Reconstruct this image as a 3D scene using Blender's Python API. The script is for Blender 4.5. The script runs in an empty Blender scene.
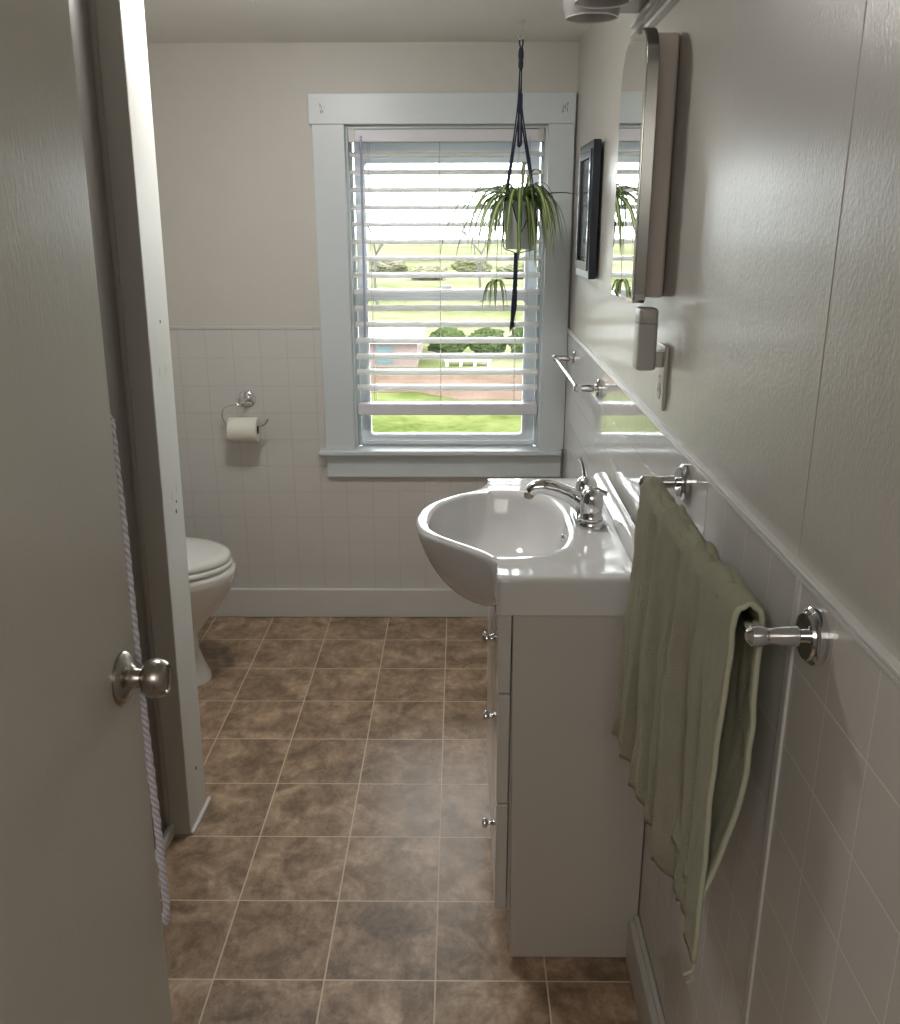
import bpy, bmesh, math, random
from mathutils import Vector, Matrix, noise
random.seed(7)
PI = math.pi
sc = bpy.context.scene
COL = sc.collection
ORG = {}
LEAN = 0          # metres per metre by which an old partition stands out of plumb

# ------------------------------------------------------------------ helpers
def root(name, loc, label, cat, group=None, kind=None):
    o = bpy.data.objects.new(name, None); COL.objects.link(o)
    o.empty_display_size = .05
    o.location = loc; ORG[o.name] = Vector(loc)
    o['label'] = label; o['category'] = cat
    if group: o['group'] = group
    if kind: o['kind'] = kind
    return o

def obj(name, bm, mat, parent=None, label=None, cat=None, group=None, kind=None, base=None,
        smooth=True, angle=40, bevel=0, bseg=2, recalc=True):
    """link bm as one mesh object; vertices given in world coordinates"""
    if parent is not None: org = ORG[parent.name]
    else:
        if base is None:
            xs = [v.co for v in bm.verts]
            base = (sum(min(c[0] for c in xs) for _ in (0,)) * .5 + max(c[0] for c in xs) * .5,
                    min(c[1] for c in xs) * .5 + max(c[1] for c in xs) * .5, min(c[2] for c in xs))
        org = Vector(base)
    if LEAN:
        for v in bm.verts: v.co.x += LEAN * v.co.z
    if recalc: bmesh.ops.recalc_face_normals(bm, faces=bm.faces)
    bmesh.ops.translate(bm, vec=-org, verts=bm.verts)
    me = bpy.data.meshes.new(name); bm.to_mesh(me); bm.free()
    if smooth:
        for p in me.polygons: p.use_smooth = True
        me.set_sharp_from_angle(angle=math.radians(angle))
    if isinstance(mat, (list, tuple)):
        for m in mat: me.materials.append(m)
    else: me.materials.append(mat)
    o = bpy.data.objects.new(name, me); COL.objects.link(o)
    if parent is not None: o.parent = parent
    else: o.location = org
    ORG[o.name] = org
    if label: o['label'] = label
    if cat: o['category'] = cat
    if group: o['group'] = group
    if kind: o['kind'] = kind
    if bevel:
        b = o.modifiers.new('bevel', 'BEVEL'); b.width = bevel; b.segments = bseg; b.limit_method = 'ANGLE'
        b.angle_limit = math.radians(35)
    return o

def box(bm, x0, x1, y0, y1, z0, z1, mi=0):
    v = [bm.verts.new(p) for p in ((x0,y0,z0),(x1,y0,z0),(x1,y1,z0),(x0,y1,z0),(x0,y0,z1),(x1,y0,z1),(x1,y1,z1),(x0,y1,z1))]
    fs = []
    for f in ((0,3,2,1),(4,5,6,7),(0,1,5,4),(1,2,6,5),(2,3,7,6),(3,0,4,7)):
        fc = bm.faces.new([v[i] for i in f]); fc.material_index = mi; fs.append(fc)
    return v

def B(*a):
    bm = bmesh.new(); box(bm, *a); return bm

def tube(bm, pts, rad, n=12, cap=True, flat=1.0, mi=0):
    """sweep a circle along pts, rad a number or list"""
    pts = [Vector(p) for p in pts]
    if not hasattr(rad, '__len__'): rad = [rad] * len(pts)
    t0 = (pts[1] - pts[0]).normalized()
    up = Vector((0,0,1)) if abs(t0.z) < .9 else Vector((1,0,0))
    a = t0.cross(up).normalized(); rings = []
    for i, p in enumerate(pts):
        t = (pts[min(i+1, len(pts)-1)] - pts[max(i-1, 0)]).normalized()
        a = (a - t * a.dot(t)).normalized(); b = t.cross(a)
        rings.append([bm.verts.new(p + (a * math.cos(2*PI*k/n) + b * math.sin(2*PI*k/n) * flat) * rad[i]) for k in range(n)])
    for r, s in zip(rings, rings[1:]):
        for k in range(n):
            f = bm.faces.new((r[k], r[(k+1) % n], s[(k+1) % n], s[k])); f.material_index = mi
    if cap:
        for r in (rings[0][::-1], rings[-1]):
            f = bm.faces.new(r); f.material_index = mi
    return bm

def lathe(bm, prof, c=(0,0,0), axis='Z', n=32, sx=1, sy=1, mi=0):
    """prof: (radius, height) list; revolve about axis through c"""
    c = Vector(c); rings = []
    def P(r, h, a):
        u, v = r * math.cos(a) * sx, r * math.sin(a) * sy
        return c + {'Z': Vector((u, v, h)), 'X': Vector((h, u, v)), 'Y': Vector((u, h, v))}[axis]
    for r, h in prof:
        rings.append([bm.verts.new(P(max(r, 1e-5), h, 2*PI*k/n)) for k in range(n)])
    for r, s in zip(rings, rings[1:]):
        for k in range(n):
            f = bm.faces.new((r[k], r[(k+1) % n], s[(k+1) % n], s[k])); f.material_index = mi
    for r in (rings[0], rings[-1]):
        f = bm.faces.new(r); f.material_index = mi
    return bm

def rings_mesh(bm, rings, close=True, capa=True, capb=True):
    R = [[bm.verts.new(p) for p in r] for r in rings]; n = len(R[0])
    for r, s in zip(R, R[1:]):
        for k in range(n if close else n - 1):
            bm.faces.new((r[k], r[(k+1) % n], s[(k+1) % n], s[k]))
    if capa: bm.faces.new(R[0][::-1])
    if capb: bm.faces.new(R[-1])
    return R

def prism(bm, poly, axis, a, b):
    """extrude 2-D poly along axis from a to b; poly = (u,v): X->(y,z) Y->(x,z) Z->(x,y)"""
    def P(u, v, w): return {'X': (w, u, v), 'Y': (u, w, v), 'Z': (u, v, w)}[axis]
    r0 = [bm.verts.new(P(u, v, a)) for u, v in poly]; r1 = [bm.verts.new(P(u, v, b)) for u, v in poly]
    n = len(poly)
    for k in range(n): bm.faces.new((r0[k], r0[(k+1) % n], r1[(k+1) % n], r1[k]))
    bm.faces.new(r0[::-1]); bm.faces.new(r1)
    return bm

# ------------------------------------------------------------------ materials
class NT:
    def __init__(s, name):
        s.m = bpy.data.materials.new(name); s.m.use_nodes = True
        s.t = s.m.node_tree; s.b = s.t.nodes['Principled BSDF']
    def n(s, typ, **kw):
        nd = s.t.nodes.new(typ)
        for k, v in kw.items(): setattr(nd, k, v)
        return nd
    def l(s, a, b): s.t.links.new(a, b)
    def math(s, op, a, b=None, c=None):
        nd = s.n('ShaderNodeMath', operation=op)
        for i, v in enumerate((a, b, c)):
            if v is None: continue
            if isinstance(v, (int, float)): nd.inputs[i].default_value = v
            else: s.l(v, nd.inputs[i])
        return nd.outputs[0]
    def mix(s, f, a, b):
        nd = s.n('ShaderNodeMix', data_type='RGBA')
        for i, v in ((0, f), (6, a), (7, b)):
            if isinstance(v, (int, float)): nd.inputs[i].default_value = v
            elif isinstance(v, tuple): nd.inputs[i].default_value = (*v[:3], 1)
            else: s.l(v, nd.inputs[i])
        return nd.outputs[2]
    def geo(s): return s.n('ShaderNodeNewGeometry').outputs['Position']
    def noise(s, vec, scale, detail=3, rough=.5, dist=0):
        nd = s.n('ShaderNodeTexNoise'); nd.inputs['Scale'].default_value = scale
        nd.inputs['Detail'].default_value = detail; nd.inputs['Roughness'].default_value = rough
        nd.inputs['Distortion'].default_value = dist
        if vec is not None: s.l(vec, nd.inputs['Vector'])
        return nd.outputs['Fac']
    def scalev(s, vec, x, y, z):
        nd = s.n('ShaderNodeVectorMath', operation='MULTIPLY'); s.l(vec, nd.inputs[0]); nd.inputs[1].default_value = (x, y, z)
        return nd.outputs[0]
    def ramp(s, f, stops):
        nd = s.n('ShaderNodeValToRGB'); s.l(f, nd.inputs[0]); e = nd.color_ramp.elements
        while len(e) < len(stops): e.new(.5)
        for el, (p, c) in zip(e, stops):
            el.position = p; el.color = (*c, 1) if len(c) == 3 else c
        return nd.outputs[0]
    def bump(s, h, strength=.2, dist=.002):
        nd = s.n('ShaderNodeBump'); nd.inputs['Strength'].default_value = strength; nd.inputs['Distance'].default_value = dist
        s.l(h, nd.inputs['Height']); s.l(nd.outputs[0], s.b.inputs['Normal'])
    def set(s, **kw):
        for k, v in kw.items():
            i = s.b.inputs[k]
            if isinstance(v, (int, float)): i.default_value = v
            elif isinstance(v, tuple): i.default_value = (*v[:3], 1)
            else: s.l(v, i)
        return s

def lin(r, g, b):
    f = lambda c: ((c/255) / 12.92) if c/255 <= .04045 else (((c/255) + .055) / 1.055) ** 2.4
    return (f(r), f(g), f(b))

def plain(name, col, rough=.4, metal=0, bump=0, bscale=80, stretch=(1,1,1), var=.0, **kw):
    t = NT(name); t.set(Roughness=rough, Metallic=metal, **kw)
    p = t.geo()
    if var:
        nz = t.noise(t.scalev(p, *stretch), 6, 4)
        t.set(**{'Base Color': t.mix(nz, tuple(c * (1 - var) for c in col), tuple(min(1, c * (1 + var)) for c in col))})
    else: t.set(**{'Base Color': col})
    if bump: t.bump(t.noise(t.scalev(p, *stretch), bscale, 3), bump, .003)
    return t.m

GX, GY, TX, TY = -0.053, 3.4203, 0.254, 0.2537
def mat_floor():
    t = NT('vinyl_tile_floor'); p = t.geo()
    sp = t.n('ShaderNodeSeparateXYZ'); t.l(p, sp.inputs[0])
    u = t.math('DIVIDE', t.math('SUBTRACT', sp.outputs[0], GX), TX)
    v = t.math('DIVIDE', t.math('SUBTRACT', sp.outputs[1], GY), TY)
    def edge(a): # distance to nearest grid line in tile units
        f = t.math('FRACT', a); return t.math('MINIMUM', f, t.math('SUBTRACT', 1.0, f))
    d = t.math('MINIMUM', edge(u), edge(v))
    g = t.n('ShaderNodeMapRange'); g.interpolation_type = 'SMOOTHSTEP'
    t.l(d, g.inputs[0]); g.inputs[1].default_value = .0045; g.inputs[2].default_value = .0105; g.inputs[3].default_value = 1; g.inputs[4].default_value = 0
    grout = g.outputs[0]
    cell = t.n('ShaderNodeCombineXYZ'); t.l(t.math('FLOOR', u), cell.inputs[0]); t.l(t.math('FLOOR', v), cell.inputs[1])
    wn = t.n('ShaderNodeTexWhiteNoise', noise_dimensions='3D'); t.l(cell.outputs[0], wn.inputs['Vector'])
    off = t.scalev(wn.outputs['Color'], 7, 7, 7)
    add = t.n('ShaderNodeVectorMath', operation='ADD'); t.l(p, add.inputs[0]); t.l(off, add.inputs[1])
    n1 = t.noise(t.scalev(add.outputs[0], 1, 1, 1), 9, 6, .62, .6)
    n2 = t.noise(t.scalev(add.outputs[0], 1.3, .8, 1), 34, 5, .65, .3)
    n3 = t.noise(add.outputs[0], 150, 3, .6)
    f = t.math('ADD', t.math('MULTIPLY', n1, .62), t.math('ADD', t.math('MULTIPLY', n2, .3), t.math('MULTIPLY', n3, .10)))
    c = t.ramp(f, [(.34, (.115, .072, .044)), (.45, (.225, .150, .092)), (.55, (.39, .270, .178)), (.66, (.58, .45, .32))])
    tone = t.math('ADD', .93, t.math('MULTIPLY', wn.outputs['Value'], .14))
    sc_ = t.n('ShaderNodeVectorMath', operation='SCALE'); t.l(c, sc_.inputs[0]); t.l(tone, sc_.inputs['Scale'])
    col = t.mix(grout, sc_.outputs[0], (.66, .54, .40))
    r = t.math('ADD', .25, t.math('MULTIPLY', n2, .20))
    t.set(**{'Base Color': col, 'Roughness': r, 'Specular IOR Level': .75})
    h = t.math('SUBTRACT', t.math('MULTIPLY', f, .5), t.math('MULTIPLY', grout, .6))
    t.bump(h, .35, .0015)
    return t.m

def mat_tileboard(name, axis, phase, pitch, col, rough, groove=.72):
    """glossy tileboard: scored 11 cm squares"""
    t = NT(name); p = t.geo(); sp = t.n('ShaderNodeSeparateXYZ'); t.l(p, sp.inputs[0])
    u = t.math('DIVIDE', t.math('SUBTRACT', sp.outputs[axis], phase), pitch)
    v = t.math('DIVIDE', t.math('SUBTRACT', sp.outputs[2], 1.132), .1125)
    def edge(a):
        f = t.math('FRACT', a); return t.math('MINIMUM', f, t.math('SUBTRACT', 1.0, f))
    def line(d, a, b):
        g = t.n('ShaderNodeMapRange'); g.interpolation_type = 'SMOOTHSTEP'; t.l(d, g.inputs[0])
        g.inputs[1].default_value = a; g.inputs[2].default_value = b; g.inputs[3].default_value = 1; g.inputs[4].default_value = 0
        return g.outputs[0]
    g = t.math('MAXIMUM', line(edge(u), .006, .020), line(edge(v), .006, .020))
    nz = t.noise(t.scalev(p, 1, 1, 1), 5, 3)
    base = t.mix(nz, tuple(c * .96 for c in col), tuple(min(1, c * 1.03) for c in col))
    t.set(**{'Base Color': t.mix(t.math('MULTIPLY', g, .5), base, tuple(min(1, c * groove) for c in col)), 'Roughness': rough})
    wob = t.noise(p, 9, 2)
    t.bump(t.math('ADD', t.math('MULTIPLY', g, -.5), t.math('MULTIPLY', wob, .9)), .30, .0022)
    return t.m

def mat_paint(name, col, rough, bump, sx, sy, sz, scale=60, var=.03):
    t = NT(name); p = t.geo(); q = t.scalev(p, sx, sy, sz)
    a = t.noise(q, scale, 4, .55); b = t.noise(q, scale * .12, 2)
    t.set(**{'Base Color': t.mix(b, tuple(c * (1 - var) for c in col), tuple(min(1, c * (1 + var)) for c in col)),
             'Roughness': rough})
    t.bump(t.math('ADD', t.math('MULTIPLY', a, .7), t.math('MULTIPLY', b, .5)), bump, .004)
    return t.m

def mat_glass():
    t = NT('window_glass'); nt = t.t
    tr = t.n('ShaderNodeBsdfTransparent'); gl = t.n('ShaderNodeBsdfGlossy'); gl.inputs['Roughness'].default_value = 0
    fr = t.n('ShaderNodeFresnel'); fr.inputs[0].default_value = 1.45
    tr.inputs[0].default_value = (.96, .98, .97, 1)
    mx = t.n('ShaderNodeMixShader'); t.l(fr.outputs[0], mx.inputs[0]); t.l(tr.outputs[0], mx.inputs[1]); t.l(gl.outputs[0], mx.inputs[2])
    t.l(mx.outputs[0], nt.nodes['Material Output'].inputs['Surface'])
    return t.m

def mat_trans(name, col, rough, amount):
    """thin plastic or leaf: part of the light passes through"""
    t = NT(name); t.set(**{'Base Color': col, 'Roughness': rough})
    tl = t.n('ShaderNodeBsdfTranslucent'); tl.inputs[0].default_value = (*col, 1)
    mx = t.n('ShaderNodeMixShader'); mx.inputs[0].default_value = amount
    t.l(t.b.outputs[0], mx.inputs[1]); t.l(tl.outputs[0], mx.inputs[2])
    t.l(mx.outputs[0], t.t.nodes['Material Output'].inputs['Surface'])
    return t.m

def mat_towel():
    t = NT('sage_terry_cloth'); p = t.geo()
    a = t.noise(p, 260, 4, .8); b = t.noise(p, 26, 3)
    c = t.mix(b, (.46, .44, .315), (.62, .59, .45))
    t.set(**{'Base Color': t.mix(t.math('MULTIPLY', a, .5), c, (.24, .23, .16)), 'Roughness': .95,
             'Sheen Weight': .6, 'Sheen Roughness': .5, 'Specular IOR Level': .1})
    t.set(**{'Sheen Tint': (.75, .78, .62)})
    t.bump(a, 1.0, .009)
    return t.m

def mat_leaf():
    t = NT('spider_plant_leaf'); tc = t.n('ShaderNodeUVMap')
    sp = t.n('ShaderNodeSeparateXYZ'); t.l(tc.outputs[0], sp.inputs[0])
    d = t.math('ABSOLUTE', t.math('SUBTRACT', sp.outputs[0], .5))
    s = t.math('LESS_THAN', d, .2)
    col = t.mix(s, (.075, .16, .045), (.46, .50, .22))
    t.set(**{'Base Color': col, 'Roughness': .4})
    tl = t.n('ShaderNodeBsdfTranslucent'); t.l(col, tl.inputs[0])
    mx = t.n('ShaderNodeMixShader'); mx.inputs[0].default_value = .13
    t.l(t.b.outputs[0], mx.inputs[1]); t.l(tl.outputs[0], mx.inputs[2])
    t.l(mx.outputs[0], t.t.nodes['Material Output'].inputs['Surface'])
    return t.m

def mat_grass(name, c1, c2, scale):
    t = NT(name); p = t.geo(); a = t.noise(p, scale, 6, .7); b = t.noise(p, scale * .15, 3)
    t.set(**{'Base Color': t.ramp(t.math('MULTIPLY', t.math('ADD', a, b), .5), [(.40, c1), (.60, c2)]), 'Roughness': 1, 'Specular IOR Level': 0})
    return t.m

def mat_braid(name, c1, c2, scale):
    t = NT(name); p = t.geo()
    w = t.n('ShaderNodeTexWave', wave_type='BANDS', bands_direction='DIAGONAL'); w.inputs['Scale'].default_value = scale
    w.inputs['Distortion'].default_value = 1.5; t.l(p, w.inputs['Vector'])
    t.set(**{'Base Color': t.mix(w.outputs['Fac'], c1, c2), 'Roughness': .8}); t.bump(w.outputs['Fac'], .8, .002)
    return t.m

WALLC = (.56, .537, .495)
M = {
 'floor': mat_floor(),
 'wall': mat_paint('warm_off_white_wall_paint', WALLC, .5, .12, 1, 1, 1, 90),
 'wall_gloss': mat_paint('glossy_cream_wall_paint', (.48, .462, .42), .29, .24, 1, 1.2, .7, 170),
 'ceiling': mat_paint('ceiling_paint', (.80, .775, .73), .6, .15, 1, 1, 1, 60),
 'trim': mat_paint('cool_white_trim_paint', (.60, .645, .665), .35, .18, 1, 1, 1, 30, .02),
 'post': mat_paint('white_post_paint', (.62, .62, .585), .48, .3, 3, 3, .5, 40, .04),
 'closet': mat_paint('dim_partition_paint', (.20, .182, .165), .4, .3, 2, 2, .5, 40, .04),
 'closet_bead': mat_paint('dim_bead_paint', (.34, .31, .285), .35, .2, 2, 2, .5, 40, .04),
 'door': mat_paint('glossy_door_paint', (.60, .58, .53), .30, .16, 1, 1.6, .35, 150, .02),
 'tile_back': mat_tileboard('tileboard_back', 0, -.6931, .1095, (.60, .585, .56), .28),
 'tile_right': mat_tileboard('tileboard_right', 1, 1.4523, .110, (.60, .585, .56), .07),
 'tile_near': mat_tileboard('tileboard_near', 1, 1.012, .110, (.58, .565, .54), .22, 1.5),
 'base': mat_paint('baseboard_paint', (.60, .60, .58), .35, .15, 1, 1, 1, 30, .02),
 'porcelain': plain('white_porcelain', (.68, .68, .68), .06, **{'Specular IOR Level': .6}),
 'toilet': plain('toilet_china', (.72, .71, .68), .10),
 'seat': plain('toilet_seat_plastic', (.70, .71, .68), .18),
 'vanity': plain('satin_white_laminate', (.58, .555, .52), .32, bump=.05, bscale=20, var=.02),
 'front': plain('glossy_white_cabinet_front', (.62, .60, .57), .15),
 'chrome': plain('chrome', (.72, .73, .75), .07, 1),
 'nickel': plain('brushed_nickel', (.42, .39, .35), .27, 1, bump=.04, bscale=300, stretch=(1,1,8)),
 'mirror': plain('mirror_silver', (.88, .90, .88), .0, 1),
 'mirrorframe': plain('mirror_edge_steel', (.50, .50, .49), .22, 1),
 'cabinet': plain('bathroom_cabinet_enamel', (.62, .56, .52), .4, var=.04),
 'cabinet_dim': plain('scuffed_grey', (.30, .30, .30), .7),
 'black': plain('black_painted_wood', (.010, .014, .024), .4),
 'silverwood': plain('dark_glossy_bevel', (.05, .055, .07), .18, 0),
 'dark': plain('dark_gap', (.012, .011, .010), .8),
 'plasticgrey': plain('white_night_light_plastic', (.42, .41, .39), .45),
 'plastic': plain('white_switch_plastic', (.55, .53, .49), .3),
 'paper': plain('toilet_paper', (.76, .74, .66), .95, bump=.2, bscale=200),
 'cardboard': plain('cardboard_core', (.16, .12, .08), .9),
 'towel': mat_towel(), 'hem': plain('towel_hem_thread', (.42, .43, .33), .9),
 'leaf': mat_leaf(),
 'pot': plain('pale_grey_pot', (.50, .53, .53), .4, var=.03),
 'soil': plain('potting_soil', (.03, .022, .015), .95),
 'cord': mat_braid('navy_macrame_cord', (.012, .016, .035), (.03, .04, .08), 60),
 'rope': mat_braid('white_braided_rope', (.86, .83, .90), (.56, .52, .62), 60),
 'glass': mat_glass(),
 'slat': mat_trans('white_blind_slat', (.90, .90, .90), .35, .58),
 'rail': plain('blind_rail_white', (.68, .67, .71), .35),
 'wand': plain('wand_plastic', (.42, .40, .52), .3),
 'vinyl': plain('bluish_window_frame', (.80, .85, .89), .35),
 'shade': mat_trans('frosted_glass_shade', (.62, .60, .59), .12, .35),
 'rim': plain('glass_rim', (.85, .85, .84), .08),
 'fixture': plain('brushed_fixture_plate', (.42, .41, .41), .35, .4),
 'brass': plain('worn_brass', (.40, .33, .24), .4, .7),
 'grass': mat_grass('lawn', (.030, .040, .010), (.066, .074, .028), 5),
 'field': mat_grass('far_field', (.050, .058, .022), (.105, .100, .072), .5),
 'dirt': mat_grass('bare_dirt', (.050, .034, .024), (.078, .056, .045), 4),
 'shrub': mat_grass('shrub_leaves', (.018, .028, .009), (.042, .056, .022), 6),
 'bark': plain('bare_branch_bark', (.05, .045, .04), .9),
 'sidingpink': plain('pale_brick', (.11, .08, .072), .9, var=.1),
 'roofw': plain('white_metal_roof', (.75, .75, .75), .5),
 'bluewin': plain('blue_grey_pane', (.06, .09, .095), .2),
 'bench': plain('white_bench_paint', (.8, .8, .8), .5),
 'paintchip': plain('chipped_paint_dark', (.03, .028, .026), .9),
}

# ------------------------------------------------------------------ room shell
YB = 3.6628; CZ = 2.28
def WX(y): return .4105 + .008 * (y - 1)
WZ = 1.247                       # top of the tileboard
OX0, OX1, OZ0, OZ1 = -.433, .336, .745, 2.00    # window hole in the back wall

bm = B(-1.9, .62, -1.75, YB + .12, -.12, 0)
obj('floor', bm, M['floor'], kind='structure', label='brown mottled square tile floor', smooth=False)
bm = B(-1.9, .62, -1.75, YB + .12, CZ, CZ + .12)
obj('ceiling', bm, M['ceiling'], kind='structure', label='off-white painted ceiling', smooth=False)

def wall_with_hole(x0, x1, z0, z1, y0, y1, hole):
    hx0, hx1, hz0, hz1 = hole; bm = bmesh.new()
    for a in ((x0, hx0, z0, z1), (hx1, x1, z0, z1), (hx0, hx1, z0, hz0), (hx0, hx1, hz1, z1)):
        box(bm, a[0], a[1], y0, y1, a[2], a[3])
    return bm
wb = obj('wall_back', wall_with_hole(-1.9, .62, 0, CZ, YB + .004, YB + .16, (OX0, OX1, OZ0, OZ1)), M['wall'], kind='structure',
    label='warm beige painted back wall around the window', smooth=False)
# tileboard on the back wall (stops at the window casing)
bm = bmesh.new()
for a in ((-1.72, -.55, .12, 1.252), (-.55, .425, .12, .70)):
    box(bm, a[0], a[1], YB, YB + .004, a[2], a[3])
obj('wainscot', bm, M['tile_back'], wb, smooth=False, label='light grey scored tileboard under the window')
obj('wainscot_cap', B(-1.72, -.552, YB - .004, YB + .002, 1.248, 1.258), M['tile_back'], wb, smooth=False)

def rwall(z0, z1, y0, y1, off, th):
    """a slab of the right wall following its slight yaw"""
    bm = bmesh.new()
    v = box(bm, 0, 1, y0, y1, z0, z1)
    for i in (0, 4): v[i].co.x = WX(y0) + off
    for i in (3, 7): v[i].co.x = WX(y1) + off
    for i in (1, 5): v[i].co.x = WX(y0) + off + th
    for i in (2, 6): v[i].co.x = WX(y1) + off + th
    return bm
wr = obj('wall_right', rwall(0, CZ, -.6, YB + .1, .006, .14), M['wall_gloss'], kind='structure', smooth=False,
    label='glossy cream painted right wall')
obj('wainscot', rwall(.0, WZ, 1.4525, YB, 0, .0058), M['tile_right'], wr, smooth=False, label='mirror-glossy scored tileboard beside the sink')
obj('wainscot', rwall(.0, WZ, 1.022, 1.4500, 0, .0058), M['tile_near'], wr, smooth=False, label='satin scored tileboard behind the towel')
obj('wainscot', rwall(.0, WZ, -.6, 1.010, 0, .0058), M['tile_near'], wr, smooth=False, label='satin scored tileboard nearest the doorway')
obj('seam_strip', rwall(.12, WZ - .006, 1.008, 1.024, -.0035, .009), M['base'], wr, smooth=False, bevel=.002, label='narrow raised white joint strip')
bm = rwall(WZ, WZ + .006, -.6, YB - .03, -.005, .012)
obj('cap_rail', bm, M['base'], wr, smooth=False, bevel=.0015)
obj('cap_bead', rwall(WZ - .009, WZ - .002, -.6, YB - .03, -.003, .006), M['base'], wr, smooth=False, bevel=.0015)
# paint seam in the upper wall: a slightly proud sheet edge, very slightly off plumb
bm = bmesh.new()
v = box(bm, 0, 1, 1.044, 1.049, WZ + .008, CZ)
for i, vv in enumerate(v):
    y = vv.co.y; vv.co.x = WX(y) + (.0052 if i in (0, 3, 4, 7) else .02)
obj('panel_seam', bm, M['wall_gloss'], wr, smooth=False, bevel=.0015)
bm = bmesh.new(); box(bm, WX(.8) + .0045, WX(.8) + .007, .728, .790, 1.352, 1.356)
obj('scratch', bm, M['cabinet'], wr, smooth=False)
# moulding high on the right wall above the mirror
bm = bmesh.new()
for z in (2.060, 2.078, 2.098):
    v = box(bm, WX(.2) - .009, WX(.2) + .004, .2, 2.44, z - .0035, z + .0035)
    for i in (2, 3, 6, 7): v[i].co.x += .017
v = box(bm, WX(.2) + .000, WX(.2) + .012, .2, 2.44, 2.055, 2.105)
for i in (2, 3, 6, 7): v[i].co.x += .017
obj('trim_1', bm, M['base'], kind='structure', label='ribbed white moulding high on the right wall above the mirror')

# baseboards
obj('baseboard_back', B(-1.72, WX(3.66), YB - .018, YB + .002, 0, .132), M['base'], kind='structure', bevel=.004, label='white baseboard along the back wall')
bm = rwall(0, .113, -.6, 1.712, -.024, .020)
br = obj('baseboard_right', bm, M['base'], kind='structure', bevel=.003, label='white baseboard along the right wall by the vanity')
obj('baseboard_cap', rwall(.113, .128, -.6, 1.712, -.012, .012), M['base'], br, bevel=.003)

# left side: partition wall with the door side, end post, toilet alcove
LX = -.82
LEAN = .0165
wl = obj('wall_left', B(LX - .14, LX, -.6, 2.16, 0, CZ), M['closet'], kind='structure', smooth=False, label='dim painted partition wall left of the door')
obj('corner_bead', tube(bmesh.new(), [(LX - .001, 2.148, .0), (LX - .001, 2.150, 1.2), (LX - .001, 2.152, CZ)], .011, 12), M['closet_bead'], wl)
obj('baseboard_left', B(LX, LX + .019, .3, 2.156, 0, .042), M['base'], kind='structure', bevel=.006, label='low white base moulding on the partition')
tp = obj('trim_post', B(LX - .02, -.757, 2.157, 2.320, 0, CZ), M['post'], kind='structure', bevel=.003, label='white painted end post of the partition')
bm = tube(bmesh.new(), [(-.756, 2.158, .002), (-.752, 2.24, .002), (-.750, 2.325, .004)], .0065, 10)
obj('caulk_bead', bm, M['base'], tp)
bm = bmesh.new()   # cracks and nail holes where the paint has gone
for (x, z, w, h) in ((-.8175, 2.16, .003, .045), (-.8155, 2.105, .004, .055), (-.8145, 2.06, .003, .02), (-.8165, 1.69, .003, .012), (-.8155, 1.615, .004, .02), (-.8160, 1.53, .002, .06), (-.8165, 1.35, .003, .01), (-.815, .62, .003, .008)):
    box(bm, x - w/2, x + w/2, 2.1562, 2.1572, z - h/2, z + h/2)
for (y, z, r) in ((2.255, .93, .0035), (2.262, .955, .0025), (2.245, .16, .004), (2.25, 1.42, .0025)):
    box(bm, -.7572, -.7562, y - r, y + r, z - r * 1.4, z + r * 1.4)
obj('nail_hole', bm, M['paintchip'], tp, smooth=False, label='dark cracks and nail holes')
bm = bmesh.new()
for (y, z) in ((2.215, 1.30), (2.262, 1.30), (2.23, .98), (2.27, .99)):
    lathe(bm, [(.0, -.7566), (.007, -.7566), (.0, -.7563)], (0, y, z), 'X', 12, 1, 2)
obj('smudge', bm, M['wall'], tp)
obj('wall_partition', B(-1.72, LX - .021, 2.17, 2.315, 0, CZ), M['wall'], kind='structure', smooth=False, label='partition wall in front of the toilet alcove')
LEAN = 0
obj('wall_left_2', B(-1.86, -1.72, 2.17, YB + .1, 0, CZ), M['wall'], kind='structure', smooth=False, label='far left wall of the toilet alcove')
LEAN = 0
# wall with the doorway behind the camera's first step
bm = bmesh.new()
box(bm, -1.0, -.47, .12, .24, 0, CZ); box(bm, -.47, WX(.2) - .002, .12, .24, 2.12, CZ)
obj('wall_front', bm, M['wall'], kind='structure', smooth=False, label='wall with the open doorway')

# hallway the camera stands in
obj('wall_hall', B(-1.9, .62, -1.75, -1.63, 0, CZ), M['wall'], kind='structure', smooth=False, label='end wall of the hallway behind the doorway')
obj('wall_hall_left', B(-1.14, -1.0, -1.63, .24, 0, CZ), M['wall'], kind='structure', smooth=False, label='left wall of the hallway')
obj('wall_hall_right', B(.402, .55, -1.63, -.6, 0, CZ), M['wall'], kind='structure', smooth=False, label='right wall of the hallway')
# ------------------------------------------------------------------ window
W = root('window_1', (-.05, YB, .75), 'white cased sash window in the back wall', 'window', kind='structure')
T = M['trim']
obj('casing', B(-.551, OX0 + .004, YB - .022, YB + .01, .757, 2.002), T, W, bevel=.003, label='left side casing')
obj('casing', B(OX1 - .004, WX(3.65) - .001, YB - .022, YB + .01, .757, 2.002), T, W, bevel=.003, label='right side casing')
obj('head_casing', B(-.561, WX(3.65) - .001, YB - .026, YB + .01, 2.0, 2.108), T, W, bevel=.003)
obj('stool', B(-.577, WX(3.62) - .010, YB - .052, YB + .05, .738, .758), T, W, bevel=.005, bseg=3)
obj('apron', B(-.551, WX(3.62) - .008, YB - .020, YB + .004, .638, .738), T, W, bevel=.004)
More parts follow.
